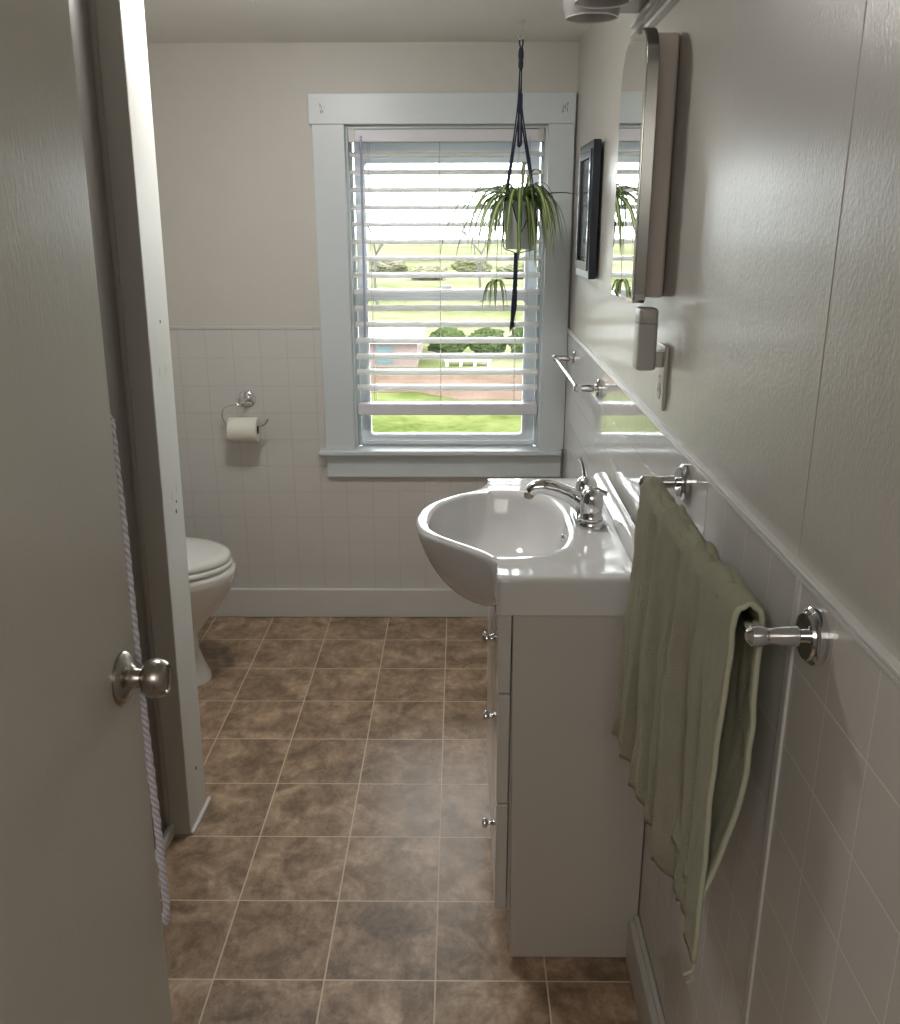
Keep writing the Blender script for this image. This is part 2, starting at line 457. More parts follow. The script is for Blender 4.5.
# scuffed patches where old brackets came off the head casing
random.seed(21)
for cx in (-.508, .392):
    bm = bmesh.new()
    for k in range(9):
        x = cx + random.uniform(-.011, .011); z = 2.058 + random.uniform(-.016, .014); w = random.uniform(.0008, .002); h = random.uniform(.003, .008)
        box(bm, x - w, x + w, YB - .0266, YB - .0259, z - h, z + h)
    obj('scuff', bm, M['cabinet_dim'], W, smooth=False, label='dark scuff marks on the head casing')
# jamb linings and stops
bm = bmesh.new()
box(bm, OX0, OX0 + .012, YB + .006, YB + .158, .757, 2.0); box(bm, OX1 - .012, OX1, YB + .006, YB + .158, .757, 2.0)
box(bm, OX0 + .012, OX1 - .012, YB + .006, YB + .158, 1.988, 2.0)
obj('jamb', bm, M['trim'], W, bevel=.001, label='white window jamb lining')
bm = bmesh.new()
box(bm, OX0 + .012, OX0 + .022, YB + .060, YB + .078, .757, 1.988); box(bm, OX1 - .022, OX1 - .012, YB + .060, YB + .078, .757, 1.988)
obj('stop', bm, M['trim'], W, bevel=.001)

def rrect(x0, x1, z0, z1, r, n=5):
    pts = []
    for cx, cz, a0 in ((x1 - r, z1 - r, 0), (x0 + r, z1 - r, 90), (x0 + r, z0 + r, 180), (x1 - r, z0 + r, 270)):
        for k in range(n + 1):
            a = math.radians(a0 + 90 * k / n); pts.append((cx + r * math.cos(a), cz + r * math.sin(a)))
    return pts
def frame_mesh(outer, inner, y0, y1, plane='XZ'):
    """ring between two outlines with equal point counts"""
    bm = bmesh.new()
    def P(u, v, w): return (u, w, v) if plane == 'XZ' else (w, u, v)
    loops = [[bm.verts.new(P(u, v, w)) for u, v in lp] for lp, w in ((outer, y0), (inner, y0), (inner, y1), (outer, y1))]
    n = len(outer)
    for a in range(4):
        r, s = loops[a], loops[(a + 1) % 4]
        for k in range(n): bm.faces.new((r[k], r[(k+1) % n], s[(k+1) % n], s[k]))
    return bm
SX0, SX1 = OX0 + .022, OX1 - .022
GX0, GX1 = -.370, .264
# lower sash
ls = obj('lower_sash', frame_mesh(rrect(SX0, SX1, .758, 1.398, .001), rrect(GX0, GX1, .802, 1.352, .012), YB + .080, YB + .108), M['vinyl'], W, bevel=.002, label='bluish white lower sash')
obj('sash_bead', frame_mesh(rrect(GX0 - .012, GX1 + .012, .790, 1.364, .014), rrect(GX0, GX1, .802, 1.352, .012), YB + .074, YB + .080), M['vinyl'], ls, bevel=.001)
obj('glass', B(GX0 - .002, GX1 + .002, YB + .092, YB + .095, .80, 1.354), M['glass'], ls, smooth=False)
us = obj('upper_sash', frame_mesh(rrect(SX0, SX1, 1.352, 1.988, .001), rrect(GX0, GX1, 1.392, 1.873, .012), YB + .112, YB + .140), M['vinyl'], W, bevel=.002, label='bluish white upper sash')
obj('glass', B(GX0 - .002, GX1 + .002, YB + .124, YB + .127, 1.39, 1.875), M['glass'], us, smooth=False)
obj('sash_lock', B(-.07, -.03, YB + .086, YB + .108, 1.398, 1.410), M['vinyl'], ls, bevel=.002)
bm = bmesh.new(); box(bm, SX0, SX1, YB + .078, YB + .142, .742, .758)
obj('sill', bm, M['vinyl'], W, bevel=.002)
obj('bottom_rail_lip', B(SX0, SX1, YB + .066, YB + .080, .758, .776), M['vinyl'], ls, bevel=.003)

# ------------------------------------------------------------------ blind
BL = root('window_blind', (-.05, YB + .03, .90), 'white horizontal slat blind hanging inside the window frame, bottom slightly raised', 'blind')
bx0, bx1 = -.4195, .3225
by = YB + .034
obj('head_rail', B(bx0, bx1, by - .028, by + .028, 1.942, 1.986), M['rail'], BL, bevel=.002)
for x in (bx0 + .004, bx1 - .026): obj('bracket', B(x, x + .022, by - .032, by - .0275, 1.940, 1.987), M['plastic'], BL, bevel=.001)
NS = 15
for i in range(NS):
    z = 1.8995 - i * (1.8995 - 1.010) / 14 ; D = .064; th = .0085
    bm = bmesh.new(); n = 6
    tilt = -.05 if i > 7 else .0
    top = []; bot = []
    for k in range(n + 1):
        u = k / n - .5; c = .010 * (1 - (2*u) ** 2) - .005
        top.append((by + u * D, z + c + th / 2 + u * D * -tilt)); bot.append((by + u * D, z + c - th / 2 + u * D * -tilt))
    prism(bm, top + bot[::-1], 'X', bx0 + .003, bx1 - .003)
    obj('slat', bm, M['slat'], BL, angle=50)
obj('head_gap', B(bx0 + .004, bx1 - .004, by - .024, by + .02, 1.9862, 1.9876), M['dark'], BL, smooth=False, label='dark gap above the head rail')
obj('bottom_rail', B(bx0 + .002, bx1 - .002, by - .029, by + .029, .897, .944), M['rail'], BL, bevel=.004)
for x in (-.345, -.075, .225):
    bm = bmesh.new()
    for yy in (by - .0325, by + .0325): tube(bm, [(x, yy, 1.945), (x, yy, .93)], .0009, 5)
    obj('ladder_cord', bm, M['plastic'], BL)
bm = tube(bmesh.new(), [(-.3700, by - .036, 1.962), (-.3705, by - .038, 1.94), (-.3725, by - .038, 1.60), (-.376, by - .038, 1.215)], .0046, 8)
wd = obj('tilt_wand', bm, M['wand'], BL)
obj('wand_hook', tube(bmesh.new(), [(-.369, by - .026, 1.955), (-.369, by - .036, 1.958), (-.370, by - .038, 1.945)], .003, 8), M['chrome'], wd)
bm = bmesh.new()
for dx in (0, .006): tube(bm, [(.262 + dx, by - .034, 1.96), (.262 + dx, by - .036, 1.5), (.264 + dx, by - .036, 1.30)], .0009, 5)
obj('lift_cord', bm, M['plastic'], BL)

# ------------------------------------------------------------------ vanity
VY0, VY1, VX = 1.7157, 2.395, .1115
V = root('bathroom_vanity', (.25, 2.05, 0), 'white bathroom vanity cabinet with three drawers and a door under the sink', 'cabinet')
bm = bmesh.new()
XW = WX(VY0) - .002
box(bm, VX, XW, VY0, VY0 + .016, .0, .884); box(bm, VX, XW, VY1 - .016, VY1, .0, .884)
for v in bm.verts:
    if v.co.z < .01 and v.co.x < .2: v.co.x += .0096
box(bm, VX + .009, VX + .025, VY0 + .016, VY1 - .016, .0, .12); box(bm, VX, VX + .016, VY0 + .016, VY1 - .016, .12, .75)
box(bm, XW - .012, XW, VY0 + .016, VY1 - .016, .0, .80); box(bm, VX + .016, XW - .012, VY0 + .016, VY1 - .016, .12, .136)
obj('body', bm, M['vanity'], V, bevel=.0015)
FX = .0835
def front(z0, z1, y0, y1): return B(FX, VX - .002, y0, y1, z0, z1)
def knob(y, z, par):
    bm = lathe(bmesh.new(), [(.0, -.0278), (.0085, -.0275), (.0125, -.0235), (.0125, -.0205), (.009, -.017), (.0048, -.0135), (.0045, -.006), (.0075, -.002), (.0078, .0005), (.0, .0008)], (FX, y, z), 'X', 20)
    obj('knob', bm, M['chrome'], par)
for z0, z1, kz in ((.6945, .882, .770), (.4215, .6905, .575), (.137, .4175, .287)):
    db = front(z0, z1, VY0 + .001, 1.940)
    if z1 > .8:                                   # the top front is notched for the bowl behind it
        db = prism(bmesh.new(), [(VY0 + .001, z0), (1.940, z0), (1.940, .795), (1.90, .80), (1.80, .882), (VY0 + .001, .882)], 'X', FX, VX - .002)
    d = obj('drawer', db, M['front'], V, bevel=.003)
    knob(1.83, kz, d)
d = obj('door', front(.137, .738, 1.944, VY1 - .001), M['front'], V, bevel=.003)
knob(1.978, .703, d)
obj('fascia', front(.742, .795, 1.944, VY1 - .001), M['front'], V, bevel=.003)

# ------------------------------------------------------------------ sink (one ceramic top with a bellied bowl)
SZ = .965
left = [(.094, 1.697), (.0845, 1.6985), (.0785, 1.704), (.0770, 1.713), (.0800, 1.745), (.0790, 1.785), (.062, 1.822), (.030, 1.858), (-.015, 1.900), (-.060, 1.948), (-.090, 2.000), (-.1025, 2.055), (-.1030, 2.100),
        (-.093, 2.155), (-.070, 2.205), (-.033, 2.256), (.005, 2.300), (.040, 2.338), (.064, 2.368), (.077, 2.405), (.0805, 2.455)]
def catmull(P, m=6):
    out = []
    for i in range(len(P) - 1):
        p0, p1, p2, p3 = P[max(i-1, 0)], P[i], P[i+1], P[min(i+2, len(P)-1)]
        for k in range(m):
            t = k / m
            out.append(tuple(.5 * ((2*p1[j]) + (-p0[j] + p2[j]) * t + (2*p0[j] - 5*p1[j] + 4*p2[j] - p3[j]) * t*t + (-p0[j] + 3*p1[j] - 3*p2[j] + p3[j]) * t**3) for j in range(len(p1))))
    out.append(tuple(P[-1])); return out
L = catmull(left, 4)
outer = L[:]                                      # near-left -> far-left, then far edge, back edge, near edge
nB = 26
XR0, XR1 = .368, .376
outer += [(.0805 + (XR1 - .0805) * k / nB, 2.456) for k in range(1, nB + 1)]
outer += [(XR1 + (XR0 - XR1) * k / 50, 2.456 + (1.697 - 2.456) * k / 50) for k in range(1, 51)]
outer += [(XR0 + (.094 - XR0) * k / nB, 1.697) for k in range(1, nB)]
SC = (.092, 2.062)
def inner_at(dx, dy):                             # superellipse-like basin lip along a direction
    a = math.atan2(dy, dx); c, s = math.cos(a), math.sin(a)
    A = .163 if c < 0 else .163; Bq = .243
    e = 2.5 if c > 0 else 2.05
    return (abs(c) / A) ** e + (abs(s) / Bq) ** e, e
I = []
for x, y in outer:
    dx, dy = x - SC[0], y - SC[1]; r = math.hypot(dx, dy)
    q, e = inner_at(dx, dy); ri = q ** (-1 / e)
    # basin reach to the front-left is limited by the rim
    ri = min(ri, r - .026)
    I.append((SC[0] + dx / r * ri, SC[1] + dy / r * ri))
def bl(x): return max(0, min(1, (.074 - x) / .12))
def ring(f): return [f(i) for i in range(len(outer))]
def lerp(a, b, t): return a + (b - a) * t
RG = []
# underside is left open inside the carcass; start at drain, go out
for s, z in ((.09, .806), (.35, .809), (.58, .820), (.74, .842), (.86, .874), (.94, .910), (.985, .944), (1.0, .958)):
    RG.append(ring(lambda i: (SC[0] + .02 * (1 - s) + (I[i][0] - SC[0]) * s, SC[1] + (I[i][1] - SC[1]) * s, z)))
for t, dz in ((.06, -.001), (.16, .0015), (.32, .003), (.55, .0045), (.8, .004)):
    # towards the flat deck the lip settles into z = SZ
    def f(i, t=t, dz=dz):
        b = bl(outer[i][0]); dist = math.hypot(outer[i][0] - I[i][0], outer[i][1] - I[i][1])
        tt = t if b > 0 else t
        z = SZ + dz * b + (0 if b else (.0035 if t < .2 else (-.001 if t < .6 else 0)))
        return (lerp(I[i][0], outer[i][0], tt), lerp(I[i][1], outer[i][1], tt), z)
    RG.append(ring(f))
def shrink(i, d):
    dx, dy = outer[i][0] - SC[0], outer[i][1] - SC[1]; r = math.hypot(dx, dy); return (outer[i][0] - dx / r * d, outer[i][1] - dy / r * d)
for d, dz in ((.010, .0015), (.004, -.001), (.001, -.005), (0, -.011)):
    def f(i, d=d, dz=dz):
        x, y = shrink(i, d); return (x, y, SZ + dz + .003 * bl(outer[i][0]) * (1 if dz > -.004 else .3))
    RG.append(ring(f))
NT_ = 12
for k in range(1, NT_ + 1):
    t = k / NT_
    def f(i, t=t):
        ox, oy = outer[i]; b = max(0, min(1, (.076 - ox) / .178)); b2 = b ** .55
        drop = .069 + .125 * b2
        zf = math.sin(t * PI / 2) ** .95 if b > 0 else t
        zf = lerp(t, zf, min(1, b * 4))
        xf = .45 * (1 - math.cos(t * PI / 2)) + .55 * t ** 1.15
        qx, qy = .0865, 2.08 + (oy - 2.08) * .62
        return (lerp(ox, qx, xf) if b > 0 else ox, lerp(oy, qy, xf * min(1, b * 1.2)), .954 - drop * zf)
    RG.append(ring(f))
def f(i):
    x, y, z = RG[-1][i]; dx, dy = SC[0] + .1 - x, SC[1] - y; r = math.hypot(dx, dy); return (x + dx / r * .03, y + dy / r * .03, z)
RG.append(ring(f))
bm = bmesh.new(); rings_mesh(bm, RG, True, True, False)
S = root('sink', (.25, 2.06, .885), 'white glossy ceramic sink top with a bulging bowl on the vanity', 'sink')
obj('basin', bm, M['porcelain'], S, angle=60, recalc=True)
# upstand towards the wall
def upst():
    bm = bmesh.new(); P = []
    prof = [(.366, .958), (.370, .968), (.376, .979), (.384, .985), (.395, .987), (.4035, .985), (.4050, .975), (.4050, .930), (.366, .930)]
    for y in (1.698, 1.703, 2.0, 2.44, 2.455):
        e = .0 if 1.70 < y < 2.45 else .003
        P.append([(x + .006 * (y - 1.7), y, z - (e if z > .96 else 0)) for x, z in prof])
    rings_mesh(bm, P); return bm
obj('upstand', upst(), M['porcelain'], S, angle=50)
obj('drain', lathe(bmesh.new(), [(.0, .8115), (.020, .8115), (.024, .809), (.024, .806), (0, .806)], (SC[0] + .018, SC[1], 0), 'Z', 24), M['chrome'], S)
obj('overflow_hole', lathe(bmesh.new(), [(0, -.001), (.009, -.001), (.010, .003), (0, .003)], (.2475, 2.06, .925), 'X', 16), M['chrome'], S)

# ------------------------------------------------------------------ faucet
F = root('faucet', (.315, 2.075, SZ), 'chrome two-handle faucet with a low spout behind the sink bowl', 'faucet')
fx = .312
ys = (2.035, 2.135)
bm = bmesh.new()
n = 40
def stad(r, z, sx=1):
    out = []
    for k in range(n):
        a = 2 * PI * k / n; c, s_ = math.cos(a), math.sin(a)
        out.append((fx + r * c * sx, (ys[1] if s_ > 0 else ys[0]) + r * s_, z))
    return out
rings_mesh(bm, [stad(.037, SZ + .000), stad(.037, SZ + .009), stad(.034, SZ + .015), stad(.028, SZ + .018)])
obj('base_plate', bm, M['chrome'], F, angle=35)
for j, y in enumerate(ys):
    h = obj('handle', lathe(bmesh.new(), [(.029, SZ + .016), (.0295, SZ + .022), (.0265, SZ + .026), (.0275, SZ + .045), (.0275, SZ + .062), (.0255, SZ + .076), (.019, SZ + .088), (.009, SZ + .094), (0, SZ + .0955)], (fx, y, 0), 'Z', 28), M['chrome'], F)
    if j == 0:
        pts = [(fx - .004, y, SZ + .086), (fx + .012, y - .004, SZ + .089), (fx + .026, y - .010, SZ + .084), (fx + .033, y - .013, SZ + .083)]
    else:
        pts = [(fx + .0, y, SZ + .088), (fx - .004, y + .004, SZ + .108), (fx - .010, y + .008, SZ + .128), (fx - .016, y + .010, SZ + .137)]
    obj('lever', tube(bmesh.new(), pts, [.009, .0075, .0065, .0075], 12), M['chrome'], h)
bm = bmesh.new()
cy_ = 2.083
sp = catmull([(fx - .002, cy_, SZ + .014), (fx - .016, cy_, SZ + .036), (fx - .045, cy_, SZ + .060), (fx - .080, cy_, SZ + .076), (fx - .112, cy_, SZ + .082), (fx - .132, cy_, SZ + .079), (fx - .142, cy_, SZ + .069)], 4)
rr = [lerp(.023, .0150, i / (len(sp) - 1)) for i in range(len(sp))]
tube(bm, sp, rr, 18)
s_ = obj('spout', bm, M['chrome'], F, angle=60)
obj('aerator', lathe(bmesh.new(), [(.0, SZ + .050), (.0105, SZ + .055), (.0118, SZ + .058), (.0118, SZ + .069), (0, SZ + .070)], (fx - .1440, cy_, 0), 'Z', 18), M['brass'], s_, label='worn brassy tip of the spout')
obj('lift_rod', tube(bmesh.new(), [(fx + .012, cy_, SZ + .018), (fx + .013, cy_, SZ + .055)], [.0025, .0025], 8), M['chrome'], F)

# ------------------------------------------------------------------ toilet
TYc = 3.085
T_ = root('toilet', (-1.25, TYc, 0), 'white toilet with closed lid, mostly hidden behind the partition post', 'toilet')
def egg(xf, xb, hw, z, n=44, p=2.0):
    """outline: front tip xf (towards +X), back xb, half width hw"""
    out = []; xm = xb + (xf - xb) * .42
    for k in range(n):
        a = 2 * PI * k / n; c, s = math.cos(a), math.sin(a)
        ax = (xf - xm) if c > 0 else (xm - xb)
        out.append((xm + ax * math.copysign(abs(c) ** (2 / p), c), TYc + hw * math.copysign(abs(s) ** (2 / (p + .2)), s), z))
    return out
bm = bmesh.new()
rings_mesh(bm, [egg(-.943, -1.52, .135, .0), egg(-.945, -1.52, .132, .02), egg(-.965, -1.52, .118, .07), egg(-.982, -1.51, .112, .13), egg(-.975, -1.51, .118, .19),
    egg(-.930, -1.50, .145, .25), egg(-.880, -1.49, .174, .31), egg(-.843, -1.48, .196, .365), egg(-.825, -1.47, .207, .41), egg(-.820, -1.46, .210, .435), egg(-.822, -1.46, .208, .450), egg(-.835, -1.45, .198, .456)])
obj('bowl', bm, M['toilet'], T_, angle=70)
bm = bmesh.new()
rings_mesh(bm, [egg(-.842, -1.36, .192, .4565), egg(-.832, -1.37, .202, .460), egg(-.830, -1.37, .204, .470), egg(-.838, -1.36, .198, .478)])
obj('seat', bm, M['seat'], T_, angle=60)
bm = bmesh.new()
rings_mesh(bm, [egg(-.848, -1.38, .190, .4815), egg(-.836, -1.39, .200, .484), egg(-.834, -1.39, .203, .494), egg(-.842, -1.38, .197, .504), egg(-.875, -1.36, .172, .513), egg(-.95, -1.31, .115, .519), egg(-1.03, -1.22, .05, .521)])
obj('lid', bm, M['seat'], T_, angle=60)
obj('tank', B(-1.712, -1.50, TYc - .235, TYc + .235, .42, .80), M['toilet'], T_, bevel=.025, bseg=4)
obj('tank_lid', B(-1.717, -1.49, TYc - .245, TYc + .245, .80, .835), M['toilet'], T_, bevel=.01, bseg=3)
obj('neck', B(-1.70, -1.42, TYc - .12, TYc + .12, .12, .43), M['toilet'], T_, bevel=.03, bseg=3)
bm = tube(bmesh.new(), [(-1.495, TYc - .19, .74), (-1.478, TYc - .19, .74), (-1.474, TYc - .15, .738), (-1.474, TYc - .12, .735)], .006, 10)
obj('flush_lever', bm, M['chrome'], T_)

# ------------------------------------------------------------------ toilet paper holder and roll
hx, hz = -.8684, .9655
H = root('toilet_paper_holder', (hx, YB, hz), 'chrome hook-shaped toilet paper holder on the back wall', 'holder')
obj('rosette', lathe(bmesh.new(), [(.0, -.014), (.018, -.014), (.022, -.011), (.026, -.010), (.034, -.006), (.037, -.001), (.037, .0), (0, .0)], (hx, YB, hz), 'Y', 32), M['chrome'], H)
rz = .870; ry = YB - .075
arm = catmull([(hx, YB - .010, hz), (hx - .002, YB - .05, hz - .002), (hx - .02, ry, hz - .008), (hx - .055, ry, hz - .014), (hx - .080, ry, hz - .028), (hx - .087, ry, hz - .055), (hx - .080, ry, hz - .080), (hx - .060, ry, rz), (hx - .02, ry, rz), (hx + .05, ry, rz), (hx + .078, ry, rz + .003), (hx + .098, ry, rz + .028)], 5)
obj('arm', tube(bmesh.new(), arm, .0045, 10), M['chrome'], H, angle=80)
bm = bmesh.new()
rx0, rx1, rr_ = -.929, -.815, .050; rc = rz - .016
n = 40; ro, ri = rr_, .0205
R4 = []
for r, x in ((ro, rx0), (ro, rx1), (ro - .004, rx1 + .0015), (ri, rx1), (ri, rx0), (ro - .004, rx0 - .0015)):
    R4.append([bm.verts.new((x, ry + r * math.cos(2*PI*k/n), rc + r * math.sin(2*PI*k/n))) for k in range(n)])
for a in range(6):
    for k in range(n): bm.faces.new((R4[a][k], R4[a][(k+1) % n], R4[(a+1) % 6][(k+1) % n], R4[(a+1) % 6][k]))
TP = root('toilet_paper_roll', ((rx0 + rx1) / 2, ry, rc - rr_), 'white toilet paper roll hanging on the chrome holder', 'toilet paper')
obj('paper', bm, M['paper'], TP, angle=50)
bm = bmesh.new()
R4 = []
for r, x in ((.0205, rx0 + .001), (.0205, rx1 - .0005), (.0190, rx1 - .0005), (.0190, rx0 + .001)):
    R4.append([bm.verts.new((x, ry + r * math.cos(2*PI*k/n), rc + r * math.sin(2*PI*k/n))) for k in range(n)])
for a in range(4):
    for k in range(n): bm.faces.new((R4[a][k], R4[a][(k+1) % n], R4[(a+1) % 4][(k+1) % n], R4[(a+1) % 4][k]))
obj('core', bm, M['cardboard'], TP)

# ------------------------------------------------------------------ towel bars
def towel_bar(name, label, y0, y1, bx, z, rsz, br, ext=.006, group=None):
    t = root(name, (WX((y0+y1)/2), (y0 + y1) / 2, z - rsz), label, 'towel bar')
    obj('bar', tube(bmesh.new(), [(bx, y0 + .004, z), (bx, y1 - .004, z)], br, 16), M['chrome'], t)
    for y in (y0, y1):
        w = WX(y)
        m = obj('mount', lathe(bmesh.new(), [(.0, -.016), (rsz * .80, -.016), (rsz * .84, -.0125), (rsz * .9, -.012), (rsz, -.009), (rsz, -.0005), (.0, -.0005)], (w, y, z), 'X', 40), M['chrome'], t, angle=30)
        L_ = bx - w
        obj('post', lathe(bmesh.new(), [(.0, -.014), (.0085, -.014), (.0085, -.022), (.0118, -.024), (.0105, L_ * .65), (.0085, L_ + .010), (.0105, L_ + .008), (.0125, L_), (.0115, L_ - .009), (.006, L_ - .014), (0, L_ - .014)], (w, y, z), 'X', 24), M['chrome'], m)
    return t
towel_bar('towel_bar', 'chrome towel bar holding the green towel on the right wall', .946, 1.592, .3425, 1.197, .0335, .0088)
towel_bar('towel_bar', 'short empty chrome towel bar near the window', 2.700, 3.335, .356, 1.177, .028, .0075)

# ------------------------------------------------------------------ towel
TW = root('hand_towel', (.34, 1.26, .70), 'sage green terry towel draped over the nearer chrome bar', 'towel')
def towel_mesh():
    bm = bmesh.new()
    ny, ns = 120, 110
    y0, y1 = .985, 1.555
    bxx, bz, r = .3425, 1.197, .0165
    zf, zb = .722, .785
    Lf, Lb = bz - zf, bz - zb; arc = PI * r; tot = Lf + arc + Lb
    grid = []
    for j in range(ny + 1):
        v = j / ny; row = []
        # folds: narrow ridges that wander a little
        for i in range(ns + 1):
            s = Lf * i / 46 if i <= 46 else (Lf + arc * (i - 46) / 20 if i <= 66 else Lf + arc + Lb * (i - 66) / (ns - 66))
            yy = lerp(y0, y1, v)
            if s < Lf:                      # front face, from the hem up
                d = max(0, Lf - s); k = d / Lf
                x = bxx - r; z = bz - d; nx = -1
            elif s < Lf + arc:
                a = min(PI, (s - Lf) / arc * PI); d = 0; k = 0
                x = bxx - r * math.cos(a); z = bz + r * math.sin(a); nx = -math.cos(a)
            else:
                d = max(0, s - Lf - arc); k = d / Lb; x = bxx + r; z = bz - d; nx = 1
            fold = 0
            ph = yy + .035 * math.sin(3.1 * d + 1) + .06 * d
            amp = (.0030 + .0135 * min(1, k * 2.2))
            rd = lambda q: 1 - 2 * abs(math.sin(q / 2)) ** .75
            w = rd(ph * 72) * .60 + math.sin(ph * 41 + 1.3 + 2 * d) * .5 + .22 * math.sin(ph * 150 + d * 9)
            w *= min(1, max(0, (v - .015) / .09)) ** 1.2
            if nx <= 0 or k == 0: fold = w * amp
            else: fold = w * amp * .45
            fold += .004 * noise.noise((yy * 14, d * 6, 3.0 + nx)) + .0025 * noise.noise((yy * 45, d * 22, 7.0 + nx))
            # overall hang
            if s < Lf:
                x += -.004 * k - .022 * k * v - .010 * k * (1 - v) ** 2 - .002 * math.sin(PI * k) * (v > .0)
                x += -fold
                # near edge curls towards the wall at the bottom
                e = max(0, 1 - v / .12); x += .004 * e * k
            elif s >= Lf + arc:
                e = 1 - v
                x += .012 * math.sin(PI * min(1, k * .9)) * (.5 + .5 * e) - .045 * k ** 2.2 * (.55 + .45 * e) + fold
                x = min(x, WX(yy) - .008)
            else:
                x += -abs(math.cos(a)) * 0 ; z += w * .0050 + .006 * noise.noise((yy * 30, a * 2, 0)) + (.012 * math.exp(-((v - .17) / .055) ** 2) + .011 * math.exp(-((v - .04) / .05) ** 2)) * math.sin(a)
            # gather in y: narrower on the bar at the near end, slack lower down
            yy += (.008 * math.sin(9 * d + 2 * v) * (1 - v)) + .005 * noise.noise((d * 6, v * 5, 1)) * k * min(1, v * 6)
            if s < Lf:   # hem corner drifts
                yy += -.004 * k * (1 - v) ** 3
            # hem rises and falls
            z += (.005 * math.sin(v * 11 + (0 if s < Lf else 2)) - (.016 * (1 - v) ** 4 if s < Lf else -.004)) * k ** 3
            row.append(bm.verts.new((x, yy, z)))
        grid.append(row)
    for a, b in zip(grid, grid[1:]):
        for i in range(ns): bm.faces.new((a[i], a[i+1], b[i+1], b[i]))
    edge = [[v.co.copy() for v in grid[0]], [r_[0].co.copy() for r_ in grid], [r_[-1].co.copy() for r_ in grid], [v.co.copy() for v in grid[-1]]]
    return bm, edge
bm, edge = towel_mesh()
tw = obj('cloth', bm, M['towel'], TW, angle=180)
so = tw.modifiers.new('thickness', 'SOLIDIFY'); so.thickness = .0080; so.offset = 0
bm = bmesh.new(); tube(bm, edge[0], .0040, 8)
obj('side_hem', bm, M['hem'], TW, angle=180, label='pale stitched selvedge')
bm = bmesh.new(); tube(bm, edge[1][::3], .0032, 8)
obj('hem', bm, M['hem'], TW, angle=180)
c0 = edge[1][0]
bm = bmesh.new()
tube(bm, catmull([tuple(c0 + Vector((0, 0, .004))), tuple(c0 + Vector((-.001, -.004, -.010))), tuple(c0 + Vector((-.009, -.004, -.016))), tuple(c0 + Vector((-.013, -.004, -.018)))], 4), .0020, 6)
tube(bm, catmull([tuple(c0 + Vector((-.002, -.003, -.008))), tuple(c0 + Vector((.000, -.004, -.022))), tuple(c0 + Vector((-.004, -.004, -.030))), tuple(c0 + Vector((-.008, -.004, -.031)))], 4), .0012, 6)
obj('loose_thread', bm, M['hem'], TW)

# ------------------------------------------------------------------ mirror cabinet
C_ = root('mirror_cabinet', (.40, 2.05, 1.495), 'mirrored medicine cabinet with rounded top on the right wall', 'cabinet')
bm = bmesh.new(); box(bm, .3745, WX(1.9) - .001, 1.922, 2.150, 1.500, 1.994)
for v in bm.verts:
    if v.co.x > .4: v.co.x = WX(v.co.y) + .004
obj('body', bm, M['cabinet'], C_, bevel=.006)
def outline(y0, y1, z0, z1, rt, rb, n=10):
    pts = []
    for cy, cz, r, a0 in ((y1 - rt, z1 - rt, rt, 0), (y0 + rt * .85, z1 - rt * .85, rt * .85, 90), (y0 + rb, z0 + rb, rb, 180), (y1 - rb, z0 + rb, rb, 270)):
        for k in range(n + 1):
            a = math.radians(a0 + 90 * k / n); pts.append((cy + r * math.cos(a), cz + r * math.sin(a)))
    return pts
def inset(p, d):
    cy = sum(a for a, b in p) / len(p); cz = sum(b for a, b in p) / len(p)
    hy = max(a for a, b in p) - cy; hz_ = max(b for a, b in p) - cz
    return [(cy + (a - cy) * (hy - d) / hy, cz + (b - cz) * (hz_ - d) / hz_) for a, b in p]
mo = outline(1.862, 2.135, 1.493, 2.003, .085, .014)
fr = bmesh.new(); prism(fr, mo, 'X', .3495, .3725)
md = obj('door', fr, M['mirrorframe'], C_, angle=40, bevel=.0012)
bm = bmesh.new(); n_ = len(mo); a_ = inset(mo, .002); b_ = inset(mo, .010)
rings_mesh(bm, [[(.3494, y, z) for y, z in a_], [(.3480, y, z) for y, z in a_], [(.3465, y, z) for y, z in b_]])
obj('mirror', bm, M['mirror'], md, angle=5, label='bevelled mirror glass')
bm = bmesh.new(); box(bm, .3727, .3744, 1.926, 2.13, 1.51, 1.975)
obj('door_gap', bm, M['dark'], C_, smooth=False)
bm = bmesh.new(); box(bm, .3502, .3715, 1.8605, 1.8622, 1.500, 1.512)
obj('corner_clip', bm, M['chrome'], md, bevel=.001)

# ------------------------------------------------------------------ picture frame
PF = root('picture_frame', (.41, 3.05, 1.485), 'black framed picture on the right wall beside the window', 'picture')
def rect(y0, y1, z0, z1): return [(y1, z1), (y0, z1), (y0, z0), (y1, z0)]
o1 = frame_mesh(rect(2.890, 3.205, 1.482, 1.886), rect(2.922, 3.173, 1.514, 1.854), .3985, .4215, 'YZ')
fo = obj('frame', o1, M['black'], PF, smooth=False, bevel=.002)
obj('inner_molding', frame_mesh(rect(2.914, 3.181, 1.506, 1.862), rect(2.938, 3.157, 1.532, 1.838), .3935, .4000, 'YZ'), M['silverwood'], PF, smooth=False, bevel=.001)
obj('mat_board', B(.4030, .4120, 2.926, 3.169, 1.518, 1.850), M['paper'], PF, smooth=False)
obj('print', B(.4024, .4029, 2.975, 3.11, 1.59, 1.775), M['pot'], PF, smooth=False)
obj('glass', B(.4004, .4016, 2.926, 3.169, 1.518, 1.850), M['glass'], PF, smooth=False)

